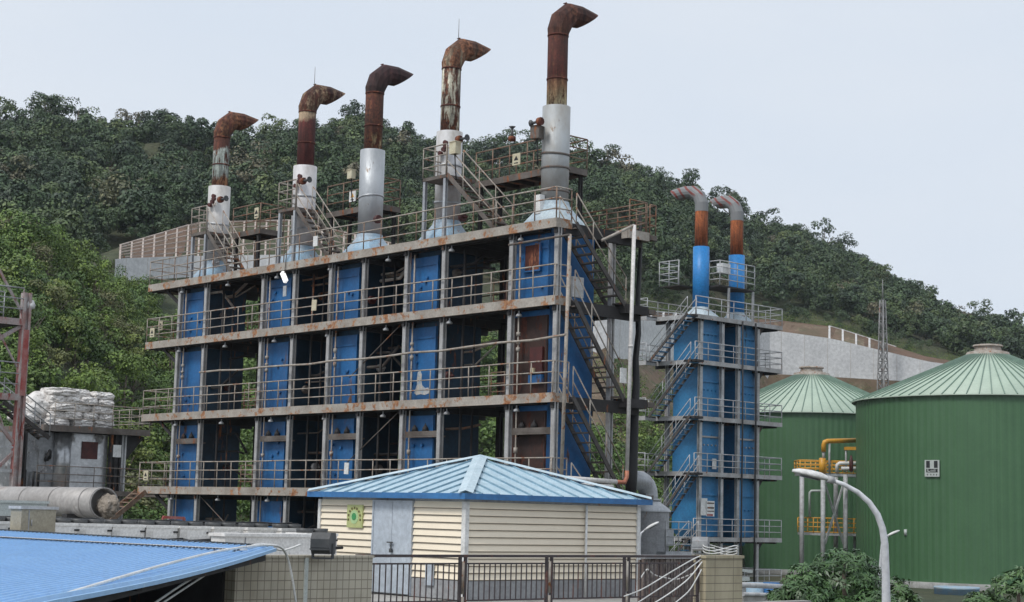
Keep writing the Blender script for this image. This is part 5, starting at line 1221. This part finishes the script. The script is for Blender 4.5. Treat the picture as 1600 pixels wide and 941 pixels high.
b = MB(); b.tube([(xq-.9, yy(78), zdk+1.4), (xq-.7, yy(80), zdk+1.8), (xq-.9, yy(82), zdk+1.5)], .12, 8); b.tube([(xq-.8, yy(30), zdk), (xq-.8, yy(30), zdk+.9), (xq-.8, yy(45), zdk+.9), (xq-.8, yy(45), zdk)], .06, 6); b.tube([(xq-.8, yy(58), zdk), (xq-.8, yy(58), zdk+.8), (xq-.8, yy(66), zdk+.8), (xq-.8, yy(66), zdk)], .06, 6); b.build('pipework', 'black', T)
for u in (172, 180, 188, 32):
    m_ = 'rail_grey' if u == 188 else 'under'; hcol(xq-.35, yy(u), GZ, zr-.28, .26 if u == 188 else .3).build('column', m_, T)
b = MB(); b.prism([(yy(192), zr-.28), (yy(222), zr-.28), (yy(192), zr-1.6)], 'x', xq-.5, xq-.38); b.build('roof_bracket', 'under', T)
b = MB(); q = onX(183, 705, xq-.2); b.box(xq-.22, q[1]-.22, q[2]-.3, xq-.19, q[1]+.22, q[2]+.3); b.build('warning_plate', 'white', T)
railing(T, [(xq+.36, yq-.5, zdk), (xq+.36, yR+1.4, zdk)], 1.1, 'beam', 'beam', 1.4)
railing(T, [(xq+.06, yq+.4, zr), (xq+.06, yR, zr), (xq-4, yR, zr)], 1.1, 'rail', 'rail', 1.1)
# bales of white sacking on its roof
M['bale'] = paint('white_sacking', (0.80, 0.775, 0.75), (0.55, 0.51, 0.48), 0.22, 2.2, 0.9, streak=1, rustcol=((0.2, 0.17, 0.15), (0.55, 0.5, 0.46)), bump=.6)
yb0, yb1 = onX(72, 630, xq-1)[1], onX(176, 640, xq-1)[1]
bales = []
k = 0
for layer in range(5):
    nb = (3, 4, 3, 4, 3)[layer]; h_ = .36
    for i in range(nb):
        r2 = random.Random(k*7+3); t0 = (i+.5+r2.uniform(-.1, .1))/nb*(1-.03*layer)+.01*layer; yy_ = yb0+(yb1-yb0)*t0
        o = crumple('sack_bale', (xq-1.1-r2.uniform(0, .25), yy_, zr+.2+layer*h_+r2.uniform(-.04, .04)), .85, (yb1-yb0)/nb*.58*r2.uniform(.9, 1.1), .24, 'bale', 20+k, None, 4, .22, .75)
        tag(o, '%s flat white sack from the left in the %s layer on the plant house roof' % (ordn[i], ('bottom', 'second', 'third', 'fourth', 'top')[layer]), 'bale', 'sack bales heaped on the plant house roof'); k += 1
for i in range(3):
    r2 = random.Random(i+90); q = onX(44+i*12, 652-i*9, xq-1.2)
    o = crumple('sack_bale', (xq-1.6, q[1], zr+.38+i*.32), .7, .8, .42+i*.12, 'bale', 60+i, None, 4, .24)
    tag(o, '%s loose white sack bundle slumped at the left end of the bale heap' % ('lowest', 'middle', 'highest')[i], 'bale', 'sack bales heaped on the plant house roof')
# ------------------------------------------------------------------ red and white steel frame, far left edge
XM = -56.4; ymx = onX(33, 600, XM)[1]; zts = onX(42, 458, XM)[2]
T = thing('red_steel_frame', (XM, ymx, GZ), 'flaking red and white steel frame with stairs and small decks at the left edge', 'steel frame')
b = MB(); hcol(XM, ymx, GZ, zts, .3, b); b.build('column', 'redwhite', T)
b = MB(); b.box(XM+.152, ymx-.1, 3.8, XM+.165, ymx+.1, 6.2); b.box(XM-.1, ymx-.165, 1.0, XM+.1, ymx-.152, 6.5); b.build('red_face', 'red', T)
z1, z2, z3 = onX(36, 500, XM)[2], onX(30, 617, XM)[2], onX(24, 745, XM)[2]
for zz, m_ in ((z1, 'red'), (z2, 'rail_grey')):
    b = MB(); b.box(XM-1.6, ymx-5, zz-.2, XM+.1, ymx-.15, zz-.02); dk = b.build('deck', 'under', T)
    b = MB(); b.box(XM+.101, ymx-5, zz-.22, XM+.15, ymx-.15, zz+.02); b.build('edge_channel', 'redwhite', dk)
    railing(T, [(XM+.1, ymx-5, zz), (XM+.1, ymx-.15, zz)], 1.15, 'rail_grey', 'redwhite', 1.4)
    railing(T, [(XM-1.5, ymx-5, zz), (XM-1.5, ymx-.15, zz)], 1.15, 'rail_grey', 'redwhite', 1.4, posts=False)
b = MB()
b.beam((XM, ymx-.1, z1-.2), (XM, ymx-3.5, z2+.3), .1, .14); b.beam((XM, ymx-.2, z2+1.0), (XM, ymx-1.2, z1-.2), .06, .06); b.beam((XM, ymx-.1, z1+.2), (XM, ymx-1.3, z1+2.0), .08, .08)
b.beam((XM, ymx-.1, z2-1.8), (XM, ymx-1.6, z2-.2), .1, .12); b.beam((XM, ymx-.1, z3+.9), (XM, ymx-1.8, z3-.8), .1, .12); b.beam((XM, ymx-1.0, z2-.2), (XM, ymx-.4, z2-1.6), .05, .05)
b.build('brace', 'redwhite', T)
b = MB(); b.beam((XM, ymx-5, z2-1.9), (XM, ymx, z2-1.9), .08); b.beam((XM, ymx-5, z3+.2), (XM, ymx, z3+.2), .12); b.build('cross_beam', 'rail_grey', T)
q0, q1 = onX(5, 628, XM-1.6), onX(78, 668, XM-1.6); stairs(T, tuple(q0), (q1[0], q1[1], q1[2]-.4), .8, (-1, 0, 0), 'stair', 'rail_grey', 9, .9)
b = MB(); q = Vector(onX(48, 470, XM)); b.tube([q-Vector((0, .3, -.25)), q], .03, 6); b.lathe(tuple(q-Vector((0, 0, .3))), [(0, 0), (.16, 0), (.18, .15), (.1, .32), (0, .34)], 12); o = b.build('globe_lamp', 'white', None, tuple(q)); tag(o, 'small white bulb lamp near the top of the red and white steel column', 'lamp')

# ------------------------------------------------------------------ grey vessel with elbow duct behind the shed
V0 = Vector(at(1012, 850, 62)); rv = 33*62/fpx
T = thing('steel_vessel', (V0.x, V0.y, GZ), 'grey steel vessel with a domed top and fat elbow duct right of the shed', 'vessel')
zt_ = at(1012, 797, 62)[2]; b = MB(); b.lathe((V0.x, V0.y, 0), [(rv, GZ), (rv, zt_)], 32); b.build('shell', 'plinth', T)
zc = at(1016, 783, 62)[2]; b = MB(); b.lathe((V0.x, V0.y, 0), [(rv+.06, zt_-.06), (rv+.06, zt_), (rv*.86, zt_+.14), (rv*.5, zc), (.32, zc+.05)], 32); b.build('domed_top', 'galv', T)
xe = Vector((0, 1, 0)); ec = Vector((V0.x, V0.y, zc-.05)); rr = .36
P = [ec, ec+Vector((0, 0, .25))]+[ec+Vector((0, -.55+.55*math.cos(a), .25+.55*math.sin(a))) for a in (.35, .7, 1.05, 1.4, 1.57)]+[ec+Vector((0, -1.0, .8))]
b = MB(); b.tube(P, rr, 18, smooth=True); b.tube([ec+Vector((0, 0, .06)), ec+Vector((0, 0, .14))], rr+.07, 18); b.build('elbow_duct', 'galv', T)
for (dz, h) in ((-.5, .2),): b = MB(); b.box(V0.x+rv*.6, V0.y+.1, zt_-1.3, V0.x+rv+.06, V0.y+.5, zt_-.7); b.build('nozzle_box', 'galv', T)
pl = at(1030, 862, 61); railing(T, [(V0.x+rv+.3, V0.y-.2, pl[2]), (V0.x+rv+.3, V0.y+1.2, pl[2])], 1.1, 'rail_grey', 'rail_grey', .7, (.25, .5, .75, 1))
b = MB(); b.box(V0.x+rv-.1, V0.y-.3, pl[2]-.12, V0.x+rv+.4, V0.y+1.3, pl[2]); b.build('access_deck', 'galv', T)

# ------------------------------------------------------------------ street lamps
def lamp(base, top, headdir, hl, label, r=.07, arm=None):
    T = thing('street_lamp', tuple(base), label, 'street lamp')
    b = MB(); b.tube(arm, [r*1.0 if i < 2 else r*(1-.62*i/len(arm)) for i in range(len(arm))], 12); b.build('pole', 'white' if 0 else 'lampgrey', T)
    e = Vector(arm[-1]); d = (Vector(headdir)).normalized(); sd_ = d.cross(Vector((0, 0, 1))).normalized(); u_ = sd_.cross(d)
    b = MB(); secs = [(0, .05, .05), (.12, .08, .08), (.3, .17, .125), (.55, .19, .13), (.85, .15, .10), (1, .05, .045)]; n = 12; i0 = len(b.v)
    for t, w_, h_ in secs:
        for j in range(n):
            a = 2*math.pi*j/n; hh = h_*(1 if math.sin(a) > 0 else .45); b.v.append(tuple(e+d*hl*t+sd_*w_*hl*math.cos(a)+u_*hh*hl*math.sin(a)))
    for k in range(5):
        for j in range(n): a = i0+k*n+j; c = i0+k*n+(j+1) % n; b.f.append((a, c, c+n, a+n)); b.sm.append(True)
    b.f.append(tuple(i0+j for j in range(n))); b.sm.append(False); b.f.append(tuple(i0+5*n+j for j in range(n))); b.sm.append(False)
    hd = b.build('lamp_head', 'white', T)
    b = MB(); b.prism([(-.0, 0)]*0+[(math.cos(2*math.pi*j/16)*.26*hl, math.sin(2*math.pi*j/16)*.12*hl) for j in range(16)], 'z', 0, .02)
    c_ = e+d*hl*.55-u_*hl*.055
    b.v = [tuple(c_+d*x+sd_*y-u_*z) for x, y, z in b.v]; b.build('lens', 'glassdark', hd)
    b = MB(); b.tube([e-d*.03, e+d*.08], r*.85, 10); b.build('collar', 'rail_grey', T)
    return T
M['lampgrey'] = paint('pale_grey_lamp_pole', (0.72, 0.73, 0.75), (0.6, 0.61, 0.64), 0, 1, .4)
uv = [(1385, 960), (1384, 900), (1382.5, 850), (1379, 826), (1371, 804), (1358, 785), (1340, 769), (1318, 757), (1300, 750.5)]
arm = [Vector(at(u, v, 27)) for u, v in uv]; a0_ = arm[0]; arm = [Vector((a0_.x, a0_.y, GZ))]+arm
e = arm[-1]; hd = Vector(at(1238, 736, 27))-e
lamp(arm[0], None, tuple(hd), hd.length, 'big white curved street lamp in the right foreground, in front of the green tanks', .074, arm)
arm = [Vector(at(u, v, 90)) for u, v in ((1373, 920), (1376, 875), (1378, 850), (1380, 842), (1386, 838))]
lamp(arm[0], None, tuple(Vector(at(1406, 829, 90))-arm[-1]), .75, 'small white street lamp behind the big curved one, facing right', .09, [Vector((arm[0].x, arm[0].y, GZ))]+arm)
arm = [Vector(at(u, v, 52)) for u, v in ((999, 900), (1000, 840), (1002, 833), (1008, 828))]
lamp(arm[0], None, tuple(Vector(at(1028, 817, 52))-arm[-1]), .5, 'small white street lamp poking out from behind the right edge of the cream shed', .045, [Vector((arm[0].x, arm[0].y, GZ))]+arm)
# low ledge with pipes right of the pillar, and blue drums
T = thing('low_wall', tuple(at(1205, 930, 60)), 'low grey wall with pale pipes on top, right of the tiled pillar', 'wall')
a, e = Vector(at(1150, 916, 55)), Vector(at(1245, 918, 62)); b = MB(); b.beam(a-Vector((0, 0, 2.4)), e-Vector((0, 0, 2.4)), .5, 4.2); b.build('wall_body', 'terrace', T)
b = MB(); b.tube([a+Vector((0, 0, .05)), e+Vector((0, 0, .0))], .09, 8); b.tube([a+Vector((.3, 0, -.25)), e+Vector((.3, 0, -.3))], .07, 8); b.build('pipe', 'rail_grey', T)
for i, (u, lab) in enumerate(((1180, 'pale blue drum seen behind the low railing under the blue tower'), (1205, 'darker blue drum right of the pale one under the blue tower'), (1495, 'blue container peeking out at the foot of the nearer green tank'))):
    q = Vector(at(u, 912 if i < 2 else 935, (92, 92, 180)[i])); r = (.5, .5, 2.4)[i]; b = MB(); b.lathe((q.x, q.y, GZ), [(0, 0), (r, 0), (r, .25*r), (r*1.04, .3*r), (r, .35*r), (r, q.z-GZ), (r*.9, q.z-GZ+.06), (0, q.z-GZ+.06)], 20)
    tag(b.build('plastic_drum', ('fascia', 'casing', 'cone')[i] if i != 0 else 'cone', None, (q.x, q.y, GZ)), lab, 'drum')
# ================================================================== vegetation
rng = np.random.RandomState(11)
def leaf_mat(name, stops, per='object', trans=0.0, rough=.6):
    m, t, b = mat(name)
    if per == 'object': f = N(t, 'ShaderNodeObjectInfo').outputs['Random']
    else:
        a = N(t, 'ShaderNodeAttribute'); a.attribute_name = 'tone'; f = a.outputs['Fac']
    c = ramp(t, f, stops); tc = N(t, 'ShaderNodeTexCoord').outputs['Object']
    n = noise(t, tc, 1.1, 3); k = ramp(t, n, [(0.35, (.62,)*3), (0.65, (1.35,)*3)])
    a2 = N(t, 'ShaderNodeAttribute'); a2.attribute_name = 'leaf'; k2 = ramp(t, a2.outputs['Fac'], [(0, (.72, .76, .8)), (1, (1.3, 1.25, 1.1))])
    for x in (k, k2):
        mm = N(t, 'ShaderNodeMixRGB', blend_type='MULTIPLY'); mm.inputs[0].default_value = 1; t.links.new(c, mm.inputs[1]); t.links.new(x, mm.inputs[2]); c = mm.outputs[0]
    t.links.new(c, b.inputs['Base Color']); b.inputs['Roughness'].default_value = rough
    return m
FAR = [(0.0, (0.030, 0.056, 0.027)), (0.35, (0.043, 0.080, 0.030)), (0.6, (0.064, 0.100, 0.038)), (0.8, (0.085, 0.125, 0.040)), (0.93, (0.11, 0.14, 0.05)), (1.0, (0.13, 0.12, 0.075))]
NEARC = [(0.0, (0.055, 0.105, 0.025)), (0.4, (0.085, 0.15, 0.028)), (0.7, (0.130, 0.195, 0.035)), (0.92, (0.165, 0.20, 0.05)), (1.0, (0.17, 0.155, 0.10))]
M['leaf_far'] = leaf_mat('far_foliage', FAR, 'attr'); M['leaf_far_o'] = leaf_mat('ridge_foliage', FAR)
M['leaf_near'] = leaf_mat('spur_foliage', NEARC, 'attr'); M['leaf_near_o'] = leaf_mat('spur_tree_foliage', NEARC)
M['bark'] = paint('bark', (0.16, 0.13, 0.105), (0.09, 0.07, 0.055), 0.0, 3, 0.95)
def crown(R, H, nb, nl, ls, rg, sparse=0.0, zc=0.0, spread=.42):
    """leaf cards (n,4,3) scattered over lumps that fill an uneven crown; returns verts and a per-leaf value"""
    bl = []
    for i in range(nb):
        a = rg.uniform(0, 2*math.pi); q = math.sqrt(rg.rand())*.72; z = rg.uniform(-.55, .75)
        bl.append((q*R*math.cos(a)*(1-.25*max(z, 0)), q*R*math.sin(a)*(1-.25*max(z, 0)), zc+z*H*.5, R*rg.uniform(.28, .5)))
    bl = np.array(bl); k = rg.randint(0, nb, nl); d = rg.normal(size=(nl, 3)); d /= np.linalg.norm(d, axis=1)[:, None]
    d[:, 2] = np.where(d[:, 2] < -.35, -d[:, 2], d[:, 2]); rad = bl[k, 3]*rg.uniform(.72, 1.08, nl)
    c = bl[k, :3]+d*rad[:, None]*np.array([1, 1, .8])
    nrm = d+rg.normal(size=(nl, 3))*spread+np.array([0, 0, .3]); nrm /= np.linalg.norm(nrm, axis=1)[:, None]
    a = np.cross(nrm, rg.normal(size=(nl, 3))); a /= np.linalg.norm(a, axis=1)[:, None]; b = np.cross(nrm, a)
    s = ls*rg.uniform(.55, 1.25, nl)[:, None]
    v = np.stack([c-a*s*.5, c-b*s*.32+a*s*.05, c+a*s*.55, c+b*s*.36], 1)
    return v, rg.rand(nl)
def mesh_from_quads(name, V_, tone, leaf, mats):
    n = V_.shape[0]; me = bpy.data.meshes.new(name); me.vertices.add(n*4); me.vertices.foreach_set('co', V_.reshape(-1).astype(np.float32))
    me.loops.add(n*4); me.loops.foreach_set('vertex_index', np.arange(n*4, dtype=np.int32)); me.polygons.add(n)
    me.polygons.foreach_set('loop_start', np.arange(0, n*4, 4, dtype=np.int32))
    try: me.polygons.foreach_set('loop_total', np.full(n, 4, dtype=np.int32))
    except Exception: pass
    for nm, arr in (('tone', tone), ('leaf', leaf)):
        if arr is not None: at_ = me.attributes.new(nm, 'FLOAT', 'FACE'); at_.data.foreach_set('value', arr.astype(np.float32))
    me.materials.append(mats); me.update(calc_edges=True); return me
farP = [crown(2.8, 4.4, (5, 7, 9, 12)[i % 4], 880, (.32, .40)[i % 2], np.random.RandomState(100+i), spread=.38) for i in range(10)]
nearP = [crown(2.3, 3.8, 11, 1100, .26, np.random.RandomState(200+i)) for i in range(8)]
def rot_z(v, a): c, s = math.cos(a), math.sin(a); return np.stack([v[..., 0]*c-v[..., 1]*s, v[..., 0]*s+v[..., 1]*c, v[..., 2]], -1)
def hill_z(u, r): return hfun(u, r)
def u_of(az_): return float(np.interp(-az_, -AZT, UT)) if AZT[0] > AZT[-1] else float(np.interp(az_, AZT, UT))
UT = np.arange(-700, 2301, 10.0); AZT = np.array([azim(x) for x in UT])
patch = np.random.RandomState(5).rand(40, 40)
def patchv(x, y): i, j = int(x/16) % 40, int(y/16) % 40; return patch[i, j]
# ---- far wood
acc = []; tn = []; lf = []
rg = np.random.RandomState(21)
cnt = 0
while cnt < 3200:
    u = rg.uniform(-160, 1760); P = prof(u); fr, wr, gr, rr = P[:4]; r0 = wr+gr+4; r = math.sqrt(rg.uniform(r0*r0, (rr+6)**2))
    d = r-(wr+gr)
    if u > 900 and d < (15 if u > 1130 else 5) and rg.rand() < .6: continue
    a = azim(u); x, y = r*math.cos(a), r*math.sin(a); z = hfun(u, r, P)
    sc_ = rg.choice([.6, .75, .9, 1.0, 1.15, 1.4])*rg.uniform(.9, 1.1)*(.5 if d < 18 and u > 800 else .6 if d < 10 else 1); v, l = farP[rg.randint(10)]
    v = rot_z(v, rg.uniform(0, 6.28))*np.array([sc_, sc_, sc_*rg.uniform(.85, 1.25)])+np.array([x, y, z+2.2*sc_+rg.uniform(-.6, .6)+(n2(x/22, y/22)-.5)*min(9, d*.15)*(.4 if r > rr-25 else 1)])
    acc.append(v); tn.append(np.full(len(l), min(1, max(0, rg.normal(.42, .3)+(patchv(x, y)-.5)*.5)))); lf.append(l); cnt += 1
me = mesh_from_quads('hillside_wood', np.concatenate(acc), np.concatenate(tn), np.concatenate(lf), M['leaf_far'])
o = bpy.data.objects.new('hillside_wood', me); COL.objects.link(o); o['kind'] = 'stuff'; o['label'] = 'dense dark green wood covering the far hillside'; o['category'] = 'wood'
# ---- near slope scrub and trees
acc = []; tn = []; lf = []; cnt = 0; near_sp = []
while cnt < 1150:
    u = rg.uniform(-120, 1130); P = prof(u); fr, wr = P[0], P[1]; r = math.sqrt(rg.uniform((fr+1)**2, (wr-1)**2)); t = (r-fr)/(wr-fr)
    if u > 860 and t > .55 and rg.rand() < .93: continue
    if 190 < u <= 860 and t > .9: continue
    if u > 1050 and rg.rand() < .5: continue
    a = azim(u); x, y = r*math.cos(a), r*math.sin(a); z = hfun(u, r, P)+(n2(x/14, y/14)-.5)*3.0
    sc_ = rg.uniform(.55, 1.15)*(.75 if t > .8 else 1)
    if u < 290 and 40 < r < 178 and len(near_sp) < 75 and rg.rand() < .35 and 0 < u: near_sp.append((x, y, z-.3, sc_*.9)); cnt += 1; continue
    v, l = nearP[rg.randint(8)]
    v = rot_z(v, rg.uniform(0, 6.28))*sc_*np.array([1, 1, rg.uniform(.85, 1.2)])+np.array([x, y, z+1.5*sc_])
    acc.append(v); tn.append(np.full(len(l), min(1, max(0, rg.normal(.42, .22)+(patchv(x, y)-.5)*.5)))); lf.append(l); cnt += 1
me = mesh_from_quads('slope_thicket', np.concatenate(acc), np.concatenate(tn), np.concatenate(lf), M['leaf_near'])
o = bpy.data.objects.new('slope_thicket', me); COL.objects.link(o); o['kind'] = 'stuff'; o['label'] = 'bright green thicket on the slope behind the plant'; o['category'] = 'thicket'
# scrub tufts on the bare slopes
acc = []; tn = []; lf = []
for i in range(2200):
    u = rg.uniform(880, 1560); P = prof(u); r = rg.uniform(P[0]+(P[1]-P[0])*.4, P[1]-1) if rg.rand() < .55 else rg.uniform(P[1]+P[2]+1, P[1]+P[2]+20)
    a = azim(u); x, y = r*math.cos(a), r*math.sin(a); v, l = nearP[rg.randint(8)]; k = rg.randint(0, len(v)-70); v = v[k:k+70]; l = l[k:k+70]; s = rg.uniform(.2, .6)
    acc.append(v*s+np.array([x, y, hfun(u, r, P)+.35])); tn.append(np.full(70, rg.uniform(.2, 1))); lf.append(l)
me = mesh_from_quads('slope_scrub', np.concatenate(acc), np.concatenate(tn), np.concatenate(lf), M['leaf_near'])
o = bpy.data.objects.new('slope_scrub', me); COL.objects.link(o); o['kind'] = 'stuff'; o['label'] = 'dry scrub scattered over the bare brown slopes by the wall'; o['category'] = 'scrub'
# ---- individual trees
def tree_proto(seed, R, H, th, nl, ls, leafm, sparse=False):
    rg2 = np.random.RandomState(seed); v, l = crown(R, H, 7 if sparse else 10, nl, ls, rg2, zc=th+H*.42)
    cm = mesh_from_quads('crown', v, None, l, leafm); b = MB()
    tip = Vector((rg2.uniform(-.3, .3), rg2.uniform(-.3, .3), th+H*.5)); b.tube([(0, 0, -1), (0.05, .03, th*.5), tuple(tip*.98)], [.17, .13, .06], 6)
    for i in range(6):
        a = rg2.uniform(0, 6.28); z = th*rg2.uniform(.55, 1.05); e = Vector((math.cos(a)*R*.65, math.sin(a)*R*.65, z+H*rg2.uniform(.25, .6))); b.tube([(0.03, .02, z), tuple((Vector((0, 0, z))+e)/2+Vector((0, 0, -.15))), tuple(e)], [.08, .05, .025], 5)
    o = b.build('trunk', 'bark'); tm = o.data; bpy.data.objects.remove(o); return cm, tm
def plant_tree(protos, x, y, z, s, label, group, cat='tree', name='broadleaf_tree'):
    cm, tm = protos; T = bpy.data.objects.new(name, None); COL.objects.link(T); T.location = (x, y, z); T.rotation_euler = (0, 0, rnd.uniform(0, 6.28)); T.scale = (s, s, s*rnd.uniform(.9, 1.15)); tag(T, label, cat, group)
    for nm, me_ in (('crown', cm), ('trunk', tm)): o = bpy.data.objects.new(nm, me_); COL.objects.link(o); o.parent = T
    return T
ridgeP = [tree_proto(300+i, 2.3, 3.6, 3.0, 480 if i < 3 else 800, .32, M['leaf_far_o'], i < 3) for i in range(6)]
spurP = [tree_proto(400+i, 2.4, 3.4, 2.0, 1300, .24, M['leaf_near_o']) for i in range(5)]
u = -20.0
while u < 1625:
    P = prof(u); r = P[3]-rnd.uniform(0, 6); a = azim(u); x, y = r*math.cos(a), r*math.sin(a)
    s = rnd.choice([.6, .75, .9, 1.0, 1.2, 1.4, 1.55]); plant_tree(rnd.choice(ridgeP), x, y, hfun(u, r, P)+rnd.uniform(-2.0, -.2), s, 'slender broadleaf tree standing against the sky on the ridge of the far hill', 'trees along the skyline ridge')
    u += rnd.uniform(9, 19)
for (x, y, z, s) in near_sp: plant_tree(rnd.choice(spurP), x, y, z, s, 'bright green bushy tree on the wooded spur at the left', 'trees on the left spur')
# ---- two foreground trees with long glossy leaves
def glossy_tree(uv_top, dist_, R, H, label, seed, ncl):
    rg2 = np.random.RandomState(seed); top = at(uv_top[0], uv_top[1], dist_); cx, cy, ct = top[0], top[1], top[2]
    T = thing('broadleaf_tree', (cx, cy, GZ), label, 'tree')
    b = MB(); b.tube([(cx, cy, GZ), (cx+.1, cy, GZ+2), (cx, cy+.1, ct-H*.6), (cx, cy, ct-.5)], [.16, .13, .09, .03], 8)
    lobes = [(0, 0, -R*.62, R*.62)]
    for i in range(11):
        a = i*2*math.pi/11*1.0+rg2.uniform(-.2, .2); q = R*rg2.uniform(.45, .78); lobes.append((q*math.cos(a), q*math.sin(a), -H*rg2.uniform(.35, .7), R*rg2.uniform(.28, .42)))
    for lx, ly, lz, lr in lobes[1:]: b.tube([(cx, cy, ct-H*.85), (cx+lx*.5, cy+ly*.5, ct+lz-.3), (cx+lx, cy+ly, ct+lz)], [.06, .04, .015], 6)
    b.build('trunk', 'bark', T)
    quads = []; lv = []
    for i in range(ncl):
        lx, ly, lz, lr = lobes[rg2.randint(len(lobes))]; d = rg2.normal(size=3); d /= np.linalg.norm(d); d[2] = abs(d[2])*.9 if rg2.rand() < .75 else d[2]
        c = np.array([lx, ly, lz])+d*lr*rg2.uniform(.75, 1.05); tone = rg2.rand()
        up = d+np.array([0, 0, .6]); up /= np.linalg.norm(up); e1 = np.cross(up, rg2.normal(size=3)); e1 /= np.linalg.norm(e1); e2 = np.cross(up, e1)
        nl = rg2.randint(9, 14); a0 = rg2.uniform(0, 6.28)
        for j in range(nl):
            a = a0+j*2.4; out = e1*math.cos(a)+e2*math.sin(a); el = rg2.uniform(-.25, .55); ld = out*math.cos(el)+up*math.sin(el); side = np.cross(ld, up); side /= np.linalg.norm(side)+1e-6
            Ln = rg2.uniform(.15, .24); wd = Ln*.14; m_ = c+ld*Ln*.5+up*.012; tip = c+ld*Ln-up*Ln*rg2.uniform(.1, .4); bs = c+ld*.02
            quads.append([bs, m_+side*wd, tip, m_-side*wd]); lv.append(min(1, tone*.6+rg2.rand()*.5))
    V_ = np.array(quads); me = mesh_from_quads('crown', V_, None, np.array(lv), M['leaf_gloss']); o = bpy.data.objects.new('crown', me); COL.objects.link(o); o.parent = T; o.location = (0, 0, ct-GZ)
M['leaf_gloss'] = leaf_mat('glossy_dark_leaves', [(0, (0.065, 0.13, 0.05)), (1, (0.09, 0.16, 0.06))], rough=.4)
glossy_tree((1318, 850), 42, 1.55, 3.2, 'bushy glossy-leaved tree in front of the green tanks, left of the curved lamp', 7, 1700)
glossy_tree((1255, 880), 41, .75, 1.6, 'small side tree with glossy leaves at the left of the bigger glossy one', 9, 420)
glossy_tree((1590, 884), 42, 1.25, 3.0, 'glossy leaved tree cut by the lower right corner', 8, 1100)
glossy_tree((1395, 900), 43, .8, 1.8, 'low glossy leaved bush just right of the big curved street lamp', 10, 420)
for o in list(bpy.data.objects):
    if '_o' in o.keys(): del o['_o']
# ---- the air over the valley
hz = MB(); hz.box(-720, -720, GZ-1.1, 720, 720, 140); ho = hz.build('haze', None); ho['kind'] = 'stuff'; ho['label'] = 'thin pale haze over the valley'; ho['category'] = 'haze'
hm = bpy.data.materials.new('haze'); hm.use_nodes = True; ht = hm.node_tree; ht.nodes.clear()
hv = ht.nodes.new('ShaderNodeVolumePrincipled'); hv.inputs['Density'].default_value = 0.00012; hv.inputs['Color'].default_value = (0.82, 0.9, 1.0, 1)
hq = ht.nodes.new('ShaderNodeOutputMaterial'); ht.links.new(hv.outputs[0], hq.inputs['Volume']); ho.data.materials.append(hm)
for o in list(bpy.data.objects):
    if '_o' in o.keys(): del o['_o']
